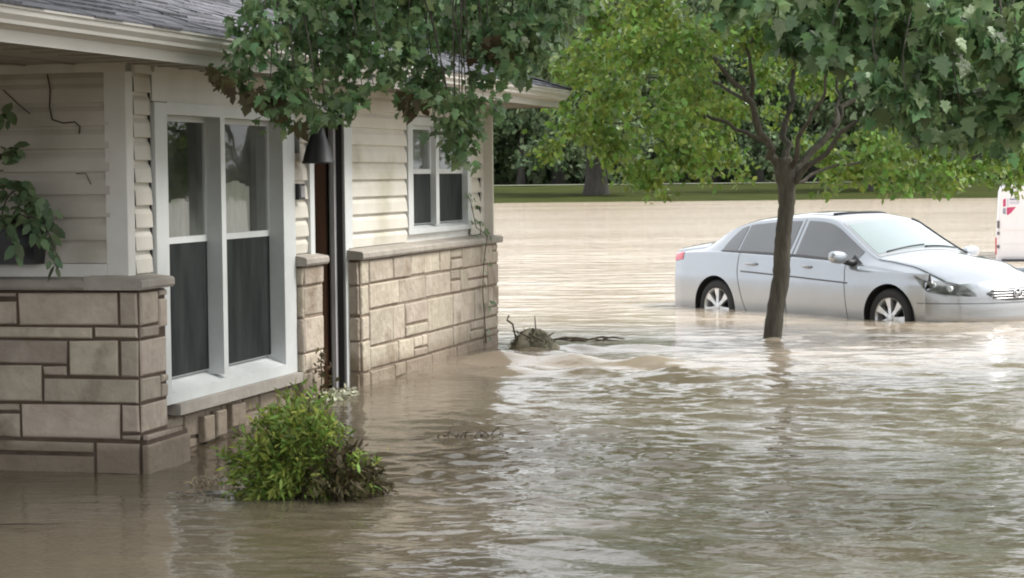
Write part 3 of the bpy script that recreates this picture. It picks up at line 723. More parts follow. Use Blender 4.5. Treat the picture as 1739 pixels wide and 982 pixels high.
leaf_obj('leaves', np.array(P), np.array(T), np.array(NN), np.array(SS), OVAL, M['leaf_plant'], pt, .35)
# dead vine on the siding
vn = empty('dead_vine', HW(-.50, FP - .02, 2.10), -HA); tag(vn, 'thin leafless vine stem clinging to the front siding', 'vine')
a = MB(); a.tube([(-.06, -.006, .08), (-.045, -.006, .0), (-.05, -.006, -.10), (-.035, -.006, -.17), (.03, -.006, -.19), (.10, -.006, -.185), (.13, -.006, -.21), (.125, -.006, -.25)], .0045, 6)
a.build('stem', M['twig'], vn); a = MB()
a.tube([(-.33, -.006, .0), (-.24, -.008, -.08), (-.17, -.008, -.135)], .003, 5); a.build('stem', M['twig'], vn); a = MB()
a.tube([(.10, -.006, -.47), (.16, -.006, -.47), (.19, -.006, -.53)], .0025, 5)
a.build('stem', M['twig'], vn)

# ivy on the far wall
iv = empty('ivy', HW(.03, 7.05, .15), -HA); tag(iv, 'thin ivy runner climbing the far end of the stone wall', 'ivy')
a = MB(); pts = [(0, .05, 0), (.0, .0, .25), (.01, -.08, .45), (.0, .0, .7), (.02, .05, .93), (-.08, .06, 1.0), (-.12, .05, 1.2), (-.12, -.05, 1.28)]
a.tube(pts, .004, 5); a.build('stem', M['twig'], iv)
P = []; T = []; NN = []; SS = []
pp = np.array(pts)
for i in range(30):
    u = r3.rand() * (len(pts) - 1.001); k = int(u); q = pp[k] + (pp[k + 1] - pp[k]) * (u - k)
    P.append(q + np.array([.02, r3.normal() * .09, r3.normal() * .02])); T.append(np.array([.3, r3.normal(), -.4 + r3.normal() * .5])); NN.append(np.array([1, r3.normal() * .5, .4])); SS.append(r3.uniform(.035, .075))
leaf_obj('leaves', np.array(P), np.array(T), np.array(NN), np.array(SS), MAPLE, M['leaf_dark'], iv)

# ================================================================== CAR
# body surface S(s, t): s runs tail to nose, t from the sill (0) over the shoulder to the roof centre (1)
CS = .94
def lin(tab, x): 
    xs_ = [a for a, b in tab]; ys_ = [b for a, b in tab]; return float(np.interp(x, xs_, ys_))
def smooth_tab(tab, w=.10):
    return lambda x: sum(lin(tab, x + d) for d in (-w, -w / 2, 0, w / 2, w)) / 5
cW = smooth_tab([(-2.55, .86), (-2.2, .90), (-1.4, .922), (-.4, .925), (.6, .922), (1.4, .915), (1.9, .905), (2.4, .87)])
cBelt = smooth_tab([(-2.6, .90), (-2.3, .945), (-1.5, .975), (-.2, .945), (.6, .915), (1.1, .885), (1.7, .82), (2.1, .745), (2.4, .66)])
cTop = smooth_tab([(-2.6, 1.00), (-2.35, 1.045), (-1.80, 1.12), (-1.42, 1.29), (-1.05, 1.388), (-.55, 1.432), (-.1, 1.442), (.2, 1.43), (.42, 1.385), (1.10, 1.055), (1.22, 1.005), (1.75, .935), (2.15, .82), (2.35, .735), (2.45, .68)], .08)
cRail = smooth_tab([(-2.6, .74), (-1.85, .66), (-1.45, .625), (-1.0, .59), (-.3, .575), (.3, .575), (.75, .64), (1.1, .70), (1.3, .72), (2.4, .64)])
cDrop = smooth_tab([(-2.6, .06), (-1.85, .10), (-1.4, .07), (-.6, .07), (0, .06), (.4, .06), (.9, .085), (1.15, .085), (1.3, .055), (2.4, .075)])
cBow = smooth_tab([(-2.6, -.34), (-2.1, -.10), (-1.5, .0), (0, 0), (.35, .12), (.8, .16), (1.3, .16), (1.7, .16), (2.1, .30), (2.45, .42)])
NOSE, TAIL = 2.34, -2.46
def car_pt(s, t):
    s_ = min(max(s, TAIL), NOSE)
    W = cW(s_); B = cBelt(s_); Tz = cTop(s_); yr = cRail(s_); zr = max(Tz - cDrop(s_), B + .012)
    zb = .20
    yr = min(yr, W - .10)
    P = [(W - .10, zb), (W - .03, zb + .015), (W - .002, .33), (W + .008, .50), (W + .004, .66), (W - .014, .745), (W - .028, .82), (W - .055, B - .025), (W - .085, B + .004),
         (yr + .018, zr - .015), (yr - .02, zr + .012), (yr * .72, zr + (Tz - zr) * .55), (yr * .38, zr + (Tz - zr) * .88), (0, Tz)]
    n = len(P) - 1; u = t * n; i = min(int(u), n - 1); f = u - i
    p0 = P[max(i - 1, 0)]; p1 = P[i]; p2 = P[i + 1]; p3 = P[min(i + 2, n)]
    if i == n - 1: p3 = (-P[n - 1][0], P[n - 1][1])
    if i in (8,): p0 = p1; p3 = p2     # side glass stays flat
    if i == 7: p3 = p2
    if i == 9: p0 = p1
    def cr(a, b, c, d): return .5 * ((2 * b) + (-a + c) * f + (2 * a - 5 * b + 4 * c - d) * f * f + (-a + 3 * b - 3 * c + d) * f ** 3)
    y = cr(p0[0], p1[0], p2[0], p3[0]); z = cr(p0[1], p1[1], p2[1], p3[1])
    x = s_ - cBow(s_) * abs(y / W) ** 2.6
    return Vector((x, -y, z))        # this side is the car's right-hand side (y negative)
def fascia(end, lowz=.20, ny=40, nz=22):
    """the bumper face that closes the body at nose or tail"""
    s0 = NOSE if end > 0 else TAIL; mb_ = MB()
    B = [car_pt(s0, t / 13) for t in np.linspace(0, 13, 131)]
    top = [(abs(p.y), p.z, p.x) for p in B if p.z > .55 and True]
    tops = sorted((abs(B[k].y), B[k].z) for k in range(80, 131)); ys_ = [q[0] for q in tops]; zs_ = [q[1] for q in tops]
    side = sorted((B[k].z, abs(B[k].y)) for k in range(10, 81)); sz = [q[0] for q in side]; sy_ = [q[1] for q in side]
    W = cW(s0); ymax = ys_[-1]
    def P(a, b):      # a across 0..1, b down 0..1
        zt = float(np.interp(a * ymax, ys_, zs_)); z = zt + (lowz - zt) * b
        y = a * float(np.interp(z, sz, sy_)) if a > .0 else 0
        if b == 0: y = a * ymax
        bul = math.sin(min(1, (zt - z) / .16) * PI / 2) * (.085 if end > 0 else .05)
        if end < 0: bul += .06 * (1 / (1 + math.exp((z - .60) * 45)))
        else: bul += .012 * (1 / (1 + math.exp((z - .50) * 60))) - .05 * max(0, .34 - z) / .14
        x = s0 - cBow(s0) * abs(y / W) ** 2.6 + end * bul * (1 - a ** 5)
        return (x, y, z)
    vs = []; n = 2 * ny + 1
    for i in range(-ny, ny + 1):
        for j in range(nz + 1):
            x, y, z = P(abs(i) / ny, j / nz); vs.append((x, -y if i < 0 else y, z))
    mb_.add(vs, [(i * (nz + 1) + j, i * (nz + 1) + j + 1, (i + 1) * (nz + 1) + j + 1, (i + 1) * (nz + 1) + j) for i in range(n - 1) for j in range(nz)], 0, True)
    return mb_
def car_n(s, t):
    e = 1e-3; a = car_pt(s + e, t) - car_pt(s - e, t); b = car_pt(s, min(t + e, 1)) - car_pt(s, max(t - e, 0))
    n = b.cross(a); n.normalize()
    if n.z < -.2 and t > .2: n = -n
    if n.y > 0 and t < .8: n = -n
    return n
NT = 13.0
def build_car():
    root = empty('silver_sedan', (3.96 * CS - .02, 24.96 * CS, 1.6 - CS * 1.9), math.radians(-54.9))
    root.scale = (CS, CS, CS)
    tag(root, 'silver grey four-door sedan standing wheel-deep in the flood behind the tree', 'car')
    ss = sorted(set([round(v, 4) for v in np.concatenate([np.arange(TAIL, -1.0, .022), np.arange(-1.0, 1.0, .035), np.arange(1.0, NOSE, .022), [NOSE]])]))
    ts = [i / (13 * 5) for i in range(13 * 5 + 1)]
    AX = {-1.4: .365, 1.44: .365}; AZ = .33
    ns, ntt = len(ss), len(ts)
    body = MB(); V = [[car_pt(s, t) for t in ts] for s in ss]
    dead = set()
    def inarch(p):
        for ax, r in AX.items():
            if math.hypot(p.x - ax, p.z - AZ) < r and abs(p.y) > .55: return ax
        return None
    for side in (1, -1):
        vs = []; 
        for i in range(ns):
            for j in range(ntt): p = V[i][j]; vs.append(Vector((p.x, p.y * side, p.z)))
        fs = []; low = []
        for i in range(ns - 1):
            for j in range(ntt - 1):
                q = (i * ntt + j, (i + 1) * ntt + j, (i + 1) * ntt + j + 1, i * ntt + j + 1)
                c = (vs[q[0]] + vs[q[1]] + vs[q[2]] + vs[q[3]]) / 4
                if inarch(c) is not None: continue
                fs.append(q if side == 1 else q[::-1])
        used = {}
        for q in fs:
            for a in q: used[a] = used.get(a, 0) + 1
        for a, cnt in used.items():     # pull the ragged rim of each opening onto a clean circle
            p = vs[a]
            for ax, r in AX.items():
                d = math.hypot(p.x - ax, p.z - AZ)
                if abs(p.y) > .55 and d < r + .020 and (cnt < 4 or d < r): k = r / max(d, 1e-6); p.x = ax + (p.x - ax) * k; p.z = AZ + (p.z - AZ) * k
        body.add(vs, fs, 0, True)
    # underbody
    body.box(-2.3, -1.85, -.72, .72, .2, .5, 0); body.box(-.95, .95, -.78, .78, .2, .3, 0); body.box(1.85, 2.1, -.7, .7, .2, .5, 0)
    bo = body.build('body', M['paint'], root)
    fa = fascia(1); fo = fa.build('front_bumper', M['paint'], root)
    fb = fascia(-1); fbo = fb.build('rear_bumper', M['paint'], root)
    from mathutils.bvhtree import BVHTree
    hull = BVHTree.FromPolygons([Vector(v) for v in body.v] + [Vector(v) for v in fa.v], list(body.f) + [tuple(len(body.v) + i for i in f) for f in fa.f])
    def hit(ang, z, off):     # meets the front corner from outside along a level ray aimed at the point (1.3, 0)
        d = Vector((math.cos(ang), math.sin(ang), 0)); o = Vector((1.3, 0, z)) + d * 2
        loc_, nn, i_, ds = hull.ray_cast(o, -d)
        if loc_ is None: return None
        if nn.dot(d) < 0: nn = -nn
        return loc_ + nn * off, nn
    def rpatch(name, cols, material, off=.006, nt_=8, par=None):
        """cols: list of (angle, z_low, z_high)"""
        out = []
        for sd_ in (-1, 1):
            vs = []; ok = True
            for an, z0, z1 in cols:
                last = None
                for j in range(nt_ + 1):
                    h_ = hit(sd_ * an, z0 + (z1 - z0) * j / nt_, off)
                    if h_ is None: h_ = last or (Vector((1.3 + math.cos(an), sd_ * math.sin(an), z1)), None)
                    last = h_; vs.append(tuple(h_[0]))
            m_ = MB(); k = nt_ + 1
            m_.add(vs, [(i * k + j, (i + 1) * k + j, (i + 1) * k + j + 1, i * k + j + 1) for i in range(len(cols) - 1) for j in range(nt_)], 0, True)
            out.append(m_.build(name, material, par or root))
        return out
    # arch liners with a rolled lip
    for ax in (-1.4, 1.44):
        for sd_ in (-1, 1):
            lm = MB(); n = 40; vs = []
            for k in range(n + 1):
                an = -.35 + (PI + .7) * k / n; c, s_ = math.cos(an), math.sin(an)
                ye = .915
                for (r, y) in ((.366, ye - .004), (.366, .62), (.05, .60)): vs.append((ax + c * r, sd_ * y, AZ + s_ * r))
            fs = [(3 * k + i, 3 * k + 3 + i, 3 * k + 4 + i, 3 * k + 1 + i) for k in range(n) for i in (0, 1)]
            lm.add(vs, fs, 0, True); lm.build('wheel_arch', M['rubber'], root)
    def patch(name, s0, s1, f0, f1, material, off=.004, ns_=24, nt_=8, mirror=True, parent=root, thick=0):
        """piece of the body surface lifted off it; f0(s), f1(s) give t limits"""
        m = MB()
        for sd_ in ((1, -1) if mirror else (1,)):
            vs = []
            for i in range(ns_ + 1):
                s = s0 + (s1 - s0) * i / ns_; a, b = f0(s), f1(s)
                for j in range(nt_ + 1):
                    t = a + (b - a) * j / nt_; p = car_pt(s, t) + car_n(s, t) * off; vs.append((p.x, p.y * sd_, p.z))
            fs = [(i * (nt_ + 1) + j, (i + 1) * (nt_ + 1) + j, (i + 1) * (nt_ + 1) + j + 1, i * (nt_ + 1) + j + 1) for i in range(ns_) for j in range(nt_)]
            if sd_ == -1: fs = [f[::-1] for f in fs]
            if mirror:
                mm = MB(); mm.add(vs, fs, 0, True); mm.build(name, material, parent)
            else: m.add(vs, fs, 0, True)
        if not mirror: return m
    T = lambda k: k / NT
    # side glass between t=8 and t=9, tapering at both ends
    def gtop(s):
        a = T(8.93)
        return a
    def lo(s): return T(8.10)
    def hi_rear(s): return T(8.12 + .80 * min(1, max(0, (s + 1.36) / .16)) ** .5)
    def hi_mid(s): return T(8.92)
    def hi_front(s): return T(8.92)
    patch('quarter_glass', -1.36, -1.10, lambda s: T(8.10), hi_rear, M['carglass'])
    patch('rear_door_glass', -1.07, -.22, lambda s: T(8.10), lambda s: T(8.92), M['carglass'])
    patch('front_door_glass', -.10, .96, lambda s: T(8.10), lambda s: T(8.92), M['carglass'])
    patch('window_moulding', -1.38, .98, lambda s: T(8.02), lambda s: T(8.095), M['seam'], .006, 50, 2)
    # windshield and rear window
    def fullpatch(name, s0, s1, f0, material, off=.004, ns_=20, nt_=14):
        m = MB(); vs = []
        for i in range(ns_ + 1):
            s = s0 + (s1 - s0) * i / ns_; a = f0(s); row = []
            for j in range(nt_ + 1):
                t = a + (1 - a) * j / nt_; p = car_pt(s, t) + car_n(s, t) * off; row.append(p)
            vs += [tuple(p) for p in row] + [(p.x, -p.y, p.z) for p in row[-2::-1]]
        k = 2 * nt_ + 1
        m.add(vs, [(i * k + j, (i + 1) * k + j, (i + 1) * k + j + 1, i * k + j + 1) for i in range(ns_) for j in range(k - 1)], 0, True)
        return m.build(name, material, root)
    fullpatch('windshield_frame', .44, 1.17, lambda s: T(10.05), M['paint_low'], .003)
    fullpatch('windshield', .50, 1.10, lambda s: T(10.25), M['windshield'], .006)
    fullpatch('rear_window', -1.80, -1.08, lambda s: T(10.25), M['carglass'], .005)
    fullpatch('sunroof', -.42, .10, lambda s: T(10.9), M['carglass'], .004)
    a = MB(); a.tube([(.17 - .10 * (y / .4) ** 2, y, 1.437 - .03 * (y / .5) ** 2) for y in np.linspace(-.40, .40, 11)], .014, 8); a.build('wind_deflector', M['black'], root)
    # dark A-pillar edge on the far side, wipers
    a = MB(); a.tube([tuple(Vector((car_pt(s, T(9.7)).x, -car_pt(s, T(9.7)).y, car_pt(s, T(9.7)).z)) + Vector((0, 0, .012))) for s in np.linspace(.36, 1.14, 9)], .014, 6); a.build('pillar_trim', M['black'], root)
    for (ya, yb) in ((-.55, .02), (.0, .58)):
        a = MB(); p0 = car_pt(1.11, T(12.9)); q = []
        for k in range(7):
            y = ya + (yb - ya) * k / 6; W = .9; x = 1.10 - .16 * abs(y / W) ** 2.6 - .04 * k / 6
            q.append((x, y, cTop(x + .16 * abs(y / W) ** 2.6) + .012 - .08 * (abs(y) / .7) ** 2))
        a.tube(q, .009, 6); a.build('wiper', M['black'], root)
    # seams: door edges, hood edge, crease
    def line(name, st, r=.005, mirror=True, material='seam', off=.001):
        for sd_ in (1, -1) if mirror else (1,):
            a = MB(); q = []
            for s, t in st: p = car_pt(s, t) + car_n(s, t) * off; q.append((p.x, p.y * sd_, p.z))
            a.tube(q, r, 5); a.build(name, M[material], root)
    line('door_seam', [(-.16, T(k)) for k in np.linspace(.6, 9.2, 20)])
    line('door_seam', [(1.02 - .02 * k, T(k)) for k in np.linspace(.6, 8.0, 16)], .004)
    line('door_seam', [(-1.02 + .010 * (k - 6) ** 2 if k < 6 else -1.02 + .0 * k, T(k)) for k in np.linspace(1.5, 8.0, 16)], .004)
    line('crease', [(s, T(5.15 - .9 * (s + .9) / 1.8)) for s in np.linspace(-.95, .98, 26)], .0085)
    line('hood_seam', [(s, T(9.5)) for s in np.linspace(1.20, 2.28, 18)], .005)
    line('rocker_moulding', [(s, T(1.55)) for s in np.linspace(-1.0, 1.0, 20)], .016, True, 'paint_low')
    for s_ in (-.78, .22):
        for sd_ in (1, -1):
            a = MB(); q = []
            for k in range(7):
                s = s_ - .10 + .2 * k / 6; p = car_pt(s, T(6.25)) + car_n(s, T(6.25)) * (.010 + .020 * math.sin(PI * k / 6)); q.append((p.x, p.y * sd_, p.z))
            a.tube(q, [.011, .016, .018, .018, .018, .016, .011], 8); a.build('door_handle', M['paint'], root)
    # mirror
    for sd_ in (-1, 1):
        a = MB(); vs = []; fs = []; nu, nv = 14, 20
        for i in range(nu + 1):
            th = PI * i / nu
            for j in range(nv):
                ph = 2 * PI * j / nv; cx = math.copysign(abs(math.cos(ph)) ** .8, math.cos(ph)); cz = math.copysign(abs(math.sin(ph)) ** .7, math.sin(ph))
                yy = math.cos(th); w = math.sin(th) ** .55
                vs.append((.80 + .072 * w * cx + .03 * (-yy * sd_ * sd_), sd_ * (1.03) + .145 * yy, .965 + .072 * w * cz + .012 * yy * sd_))
        for i in range(nu):
            for j in range(nv): fs.append((i * nv + j, i * nv + (j + 1) % nv, (i + 1) * nv + (j + 1) % nv, (i + 1) * nv + j))
        a.add(vs, fs, 0, True); mo = a.build('side_mirror', M['paint'], root)
        b = MB(); b.tube([(.86, sd_ * .82, .90), (.83, sd_ * .90, .905), (.80, sd_ * .97, .925)], [.045, .035, .03], 8)
        b.add([(.80, sd_ * .862, .905), (1.0, sd_ * .852, .893), (.82, sd_ * .80, .99)], [(0, 1, 2)]); b.build('mirror_stalk', M['black'], mo)
    # lamps
    def cols(tab, n): 
        a_ = [q[0] for q in tab]; return [(an, float(np.interp(-an, [-q for q in a_], [q[1] for q in tab])), float(np.interp(-an, [-q for q in a_], [q[2] for q in tab]))) for an in np.linspace(a_[0], a_[-1], n)]
    heads_ = rpatch('headlight', cols(HEAD, 26), M['lamp_glass'], .006)
    for sd_, ho in zip((-1, 1), heads_):
        for (an, z, r) in BULBS:
            h_, nn = hit(sd_ * an, z, .008)
            a = MB(); a.lathe([(r, .0), (r * .85, .008), (r * .4, .010), (0, .006)], h_, nn, 20); a.build('reflector', M['chrome'], ho)
    patch('tail_light', TAIL, -2.16, lambda s: T(6.3 + .5 * (s + 2.46)), lambda s: T(8.6 - 3.0 * (s + 2.46)), M['red'], .006, 12, 6)
    def face_pt(y, z, off):
        h_ = hull.ray_cast(Vector((4, y, z)), Vector((-1, 0, 0))); p = h_[0]; return (p.x + off, y, z)
    gp_ = MB(); vs = []; ny_ = 24
    for i in range(ny_ + 1):
        y = -.40 + .8 * i / ny_; tp = .655 - .04 * (y / .4) ** 2; bt = .525 + .07 * (abs(y) / .4) ** 3
        for j in range(5): vs.append(face_pt(y, tp + (bt - tp) * j / 4, .004))
    gp_.add(vs, [(5 * i + j, 5 * i + j + 1, 5 * i + 6 + j, 5 * i + 5 + j) for i in range(ny_) for j in range(4)], 0, True)
    go = gp_.build('grille', M['grille'], root)
    for z, w_ in ((.552, .33), (.580, .36), (.608, .37), (.636, .34)):
        a = MB(); a.tube([face_pt(y, z, .010) for y in np.linspace(-w_, w_, 17)], .007, 6); a.build('slat', M['chrome'], go)
    a = MB(); a.tube([face_pt(.062 * math.cos(q), .60 + .045 * math.sin(q), .022) for q in np.linspace(0, 2 * PI, 22)], .006, 6); a.build('emblem', M['chrome'], go)
    for pts_ in (((-.03, .630), (-.026, .60), (-.033, .570)), ((.03, .630), (.026, .60), (.033, .570)), ((-.028, .60), (.028, .60))):
        a = MB(); a.tube([face_pt(y, z, .022) for y, z in pts_], .006, 6); a.build('emblem', M['chrome'], go)
    a = MB(); vs = []
    for i in range(25):
        y = -.62 + 1.24 * i / 24; h = .035 * max(0, 1 - abs(y / .63) ** 4)
        vs += [face_pt(y, .395 + h, .004), face_pt(y, .395 - h, .004)]
    a.add(vs, [(2 * i, 2 * i + 1, 2 * i + 3, 2 * i + 2) for i in range(24)], 0, True); a.build('lower_intake', M['paint_low'], root)
    a = MB(); a.tube([tuple(hit(an, .505, .002)[0]) for an in np.linspace(-1.02, 1.02, 41)], .005, 5); a.build('bumper_seam', M['seam'], root)
    # wheels
    wheel = None
    for ax in (-1.4, 1.44):
        for sd_ in (-1, 1):
            w = MB(); y = sd_ * .80
            w.lathe([(.222, .088), (.235, .095), (.290, .092), (.315, .075), (.325, .04), (.325, -.08), (.30, -.10), (.20, -.10)], (ax, y, .325), (0, sd_, 0), 56)
            to = w.build('wheel', M['rubber'], root)
            r = MB(); r.lathe([(.222, .090), (.214, .086), (.205, .04), (.20, -.06)], (ax, y, .325), (0, sd_, 0), 48)
            r.lathe([(.052, .072), (.048, .082), (.03, .086), (0, .087)], (ax, y, .325), (0, sd_, 0), 24)
            for k in range(7):
                an = 2 * PI * k / 7 + .3 + ax
                def wp(rad, off, h): return (ax + rad * math.cos(an) - off * math.sin(an), y + sd_ * h, .325 + rad * math.sin(an) + off * math.cos(an))
                vs = [wp(.03, -.020, .080), wp(.03, .020, .080), wp(.11, .021, .074), wp(.11, -.021, .074), wp(.212, .040, .084), wp(.212, -.040, .084),
                      wp(.03, -.02, .03), wp(.03, .02, .03), wp(.11, .021, .03), wp(.11, -.021, .03), wp(.212, .040, .05), wp(.212, -.040, .05)]
                r.add(vs, [(0, 1, 2, 3), (3, 2, 4, 5), (0, 3, 9, 6), (3, 5, 11, 9), (1, 7, 8, 2), (2, 8, 10, 4)])
            r.build('rim', M['alloy'], to)
            h = MB(); h.lathe([(.2, -.02), (.12, -.015), (0, -.015)], (ax, y, .325), (0, sd_, 0), 32); h.build('brake_disc', M['black'], to)
    return root
# headlamp outline: (angle round the corner from straight ahead, lower edge, upper edge)
HEAD = [(1.06, .788, .796), (1.02, .735, .778), (.97, .69, .755), (.91, .622, .742), (.83, .606, .732), (.67, .592, .718), (.56, .580, .688), (.46, .577, .60)]
BULBS = [(.86, .685, .040), (.70, .655, .034)]
build_car()
# ================================================================== VAN
def build_van():
    root = empty('white_van', (8.0, 36.0, -.42), math.radians(-14.0))
    tag(root, 'white van with red and grey logo standing in the flood at the right edge', 'van')
    W, H, Ln = 1.86, 1.80, 4.6
    b = MB(); secs = []
    for (y, ins, top, zb) in ((.0, .035, .04, .32), (.03, .01, .012, .30), (.12, 0, 0, .30), (2.6, 0, 0, .30), (3.2, .03, .03, .30), (3.9, .10, .75, .30), (4.45, .14, .85, .35), (4.6, .25, 1.05, .45)):
        h = H - top; sec = []
        for (x, z) in ((.03, zb), (0, zb + .1), (0.0, min(1.0, h - .3)), (.035, h - .14), (.07, h - .05), (.16, h - .008), (.4, h)): sec.append((x + ins, z))
        sec = sec + [(W - x, z) for x, z in sec[::-1]]; secs.append([(x, y, z) for x, z in sec])
    k = len(secs[0]); vs = [p for s_ in secs for p in s_]
    fs = [(i * k + j, (i + 1) * k + j, (i + 1) * k + j + 1, i * k + j + 1) for i in range(len(secs) - 1) for j in range(k - 1)]
    b.add(vs, fs, 0, True); b.add(secs[0], [tuple(range(k))]); b.add(secs[-1], [tuple(range(k - 1, -1, -1))])
    b.build('body', M['vanwhite'], root)
    a = MB(); a.box(.07, .925, -.013, -.001, .58, 1.68); d1 = a.build('rear_door', M['vanwhite'], root)
    a = MB(); a.box(.937, 1.79, -.013, -.001, .58, 1.68); d2 = a.build('rear_door', M['vanwhite'], root)
    a = MB(); a.box(.12, .925, -.022, -.0135, 1.03, 1.10); a.build('door_ridge', M['vanwhite'], d1)
    a = MB(); a.box(.12, .925, -.020, -.0135, .80, .84); a.build('door_ridge', M['vanwhite'], d1)
    for z in (1.06, .95, .73):
        a = MB(); a.box(.025, .062, -.03, -.001, z, z + (.12 if z == 1.06 else .05)); a.build('hinge', M['seam'], root)
    a = MB()
    prof = [(.0, .40), (-.07, .41), (-.11, .45), (-.11, .50), (-.08, .545), (0, .55)]
    n = len(prof); vs = [(.10, y, z) for y, z in prof] + [(W - .10, y, z) for y, z in prof]
    a.add(vs, [(i, n + i, n + (i + 1) % n, (i + 1) % n) for i in range(n)] + [tuple(range(n)), tuple(range(2 * n - 1, n - 1, -1))]); a.build('bumper', M['black'], root)
    for x0, x1 in ((-.005, .10), (W - .10, W + .005)):
        a = MB(); c = (x0 + x1) / 2; a.lathe([(.045, 0), (.06, .03), (.055, .09), (.035, .12), (0, .125)], (c, 0.0, .475), (0, -1, 0), 18); a.build('bumper_end', M['grey'], root)
    for x in (-.004, W - .016):
        a = MB(); a.box(x, x + .02, .02, .10, .62, .90); a.build('tail_light', M['red'], root)
    a = MB(); a.box(.5, 1.3, -.05, -.02, 1.69, 1.72); a.build('brake_light', M['red'], root)
    a = MB(); a.box(.06, W - .06, .02, .10, 1.78, 1.806); a.build('roof_edge', M['seam'], root)
    # logo: a pale emblem with white cross, a dark bar of lettering too small to read, a grey block and a red wedge
    Y = -.018
    def shp(pts, m_, nm):
        a = MB(); n = len(pts); a.add([(x, Y, z) for x, z in pts] + [(x, -.0135, z) for x, z in pts], [tuple(range(n))] + [(i, n + i, n + (i + 1) % n, (i + 1) % n) for i in range(n)]); return a.build(nm, M[m_], lg)
    a = MB(); a.box(.095, .42, -.0155, -.0135, 1.24, 1.60); lg = a.build('logo_panel', M['vanwhite'], root)
    shp([(.12, 1.53), (.165, 1.55), (.165, 1.42), (.12, 1.41)], 'logored', 'logo')
    shp([(.182, 1.55), (.21, 1.55), (.21, 1.42), (.182, 1.42)], 'logopale', 'logo')
    shp([(.12, 1.39), (.165, 1.39), (.165, 1.285), (.115, 1.30)], 'logogrey', 'logo')
    shp([(.18, 1.40), (.33, 1.41), (.29, 1.36), (.25, 1.31), (.20, 1.275), (.18, 1.28)], 'logored', 'logo')
    shp([(.225, 1.55), (.36, 1.55), (.36, 1.52), (.225, 1.52)], 'logogrey', 'logo')
    shp([(.225, 1.505), (.40, 1.505), (.37, 1.45), (.225, 1.45)], 'logopale', 'logo')
    for y in (.95, 3.75):
        for x, d in ((.02, -1), (W - .02, 1)):
            w = MB(); w.lathe([(0, .0), (.19, .01), (.2, .02), (.30, .02), (.33, 0), (.33, -.18), (.2, -.2)], (x, y, .33), (d, 0, 0), 32); wo = w.build('wheel', M['rubber'], root)
            w = MB(); w.lathe([(.0, .015), (.1, .02), (.19, .025), (.195, .01)], (x, y, .33), (d, 0, 0), 24); w.build('rim', M['alloy'], wo)
    a = MB(); a.add([(.16, 3.28, 1.65), (W - .16, 3.28, 1.65), (W - .22, 3.85, 1.12), (.22, 3.85, 1.12)], [(0, 1, 2, 3)]); a.build('windshield', M['carglass'], root)
build_van()

# ================================================================== VEGETATION
def px(x, y, Y):      # a point at forward distance Y seen near photo pixel x, y (used only to write down positions compactly)
    d = _F + _R * ((x - 869.5) / F_PX) - _U * ((y - 491) / F_PX)
    return (d.x * Y / d.y, Y, EYE + d.z * Y / d.y)
def wob(a, b, n, amp, r):
    a = Vector(a); b = Vector(b); out = []
    for i in range(n + 1):
        t = i / n; o = Vector((r.normal(), r.normal(), r.normal())) * amp * math.sin(PI * t); out.append(a.lerp(b, t) + o)
    return out

# --- young tree standing in the water
ty = 19.85
tree = empty('young_tree', (px(1312, 572, ty)[0], ty, .1)); tag(tree, 'slender young tree standing in the flood in front of the silver car', 'tree')
base = Vector(tree.location)
def rel(p): return tuple(Vector(p) - base)
tp = [(1306, 640, 20), (1312, 570, 19.5), (1318, 520, 17.5), (1327, 470, 17.5), (1328, 430, 17), (1331, 390, 16), (1336, 350, 16.5), (1336, 320, 18), (1332, 290, 21), (1328, 268, 19)]
k_ = ty / F_PX
a = MB(); pts = []; rad = []
for i in range(len(tp) - 1):
    for j in range(4):
        f = j / 4; x = tp[i][0] * (1 - f) + tp[i + 1][0] * f; y = tp[i][1] * (1 - f) + tp[i + 1][1] * f; rr_ = tp[i][2] * (1 - f) + tp[i + 1][2] * f
        pts.append(rel(px(x, y, ty))); rad.append(.84 * rr_ * k_ * (1 + .05 * math.sin(i * 4 + j * 2.3)))
pts.append(rel(px(*tp[-1][:2], ty))); rad.append(.84 * tp[-1][2] * k_)
a.tube(pts, rad, 14); a.build('trunk', M['bark'], tree)
r5 = np.random.RandomState(8)
limbs = [([(1326, 285), (1300, 235), (1275, 175), (1240, 130), (1195, 85), (1150, 30)], 9, -.5), ([(1332, 285), (1338, 230), (1345, 150), (1350, 70), (1370, -30)], 9, .3),
         ([(1340, 300), (1375, 262), (1420, 215), (1450, 150), (1475, 90), (1500, 20)], 9, .4), ([(1345, 310), (1385, 275), (1440, 218), (1500, 190), (1560, 170)], 7, -.4),
         ([(1278, 180), (1278, 130), (1270, 80), (1290, 10)], 6, -.4), ([(1300, 240), (1250, 215), (1180, 190), (1090, 200), (1000, 215)], 5, .2), ([(1275, 175), (1200, 140), (1130, 130), (1050, 140)], 4, .8),
         ([(1420, 215), (1425, 150), (1420, 100)], 5, .8), ([(1342, 290), (1365, 220), (1400, 160), (1410, 60)], 6, -.9), ([(1345, 312), (1420, 280), (1520, 270), (1640, 280)], 4, 1.2)]
for lb, r0, dy in limbs:
    n = len(lb); a = MB(); q = []; rd = []
    for i in range(n - 1):
        for j in range(4):
            f = j / 4; u = (i + f) / (n - 1); x = lb[i][0] * (1 - f) + lb[i + 1][0] * f; y = lb[i][1] * (1 - f) + lb[i + 1][1] * f
            q.append(rel(Vector(px(x + 3 * r5.normal(), y + 3 * r5.normal(), ty + dy * u * 1.6)))); rd.append(r0 * .85 * k_ * (1 - .78 * u))
    a.tube(q, rd, 8); a.build('branch', M['bark'], tree)
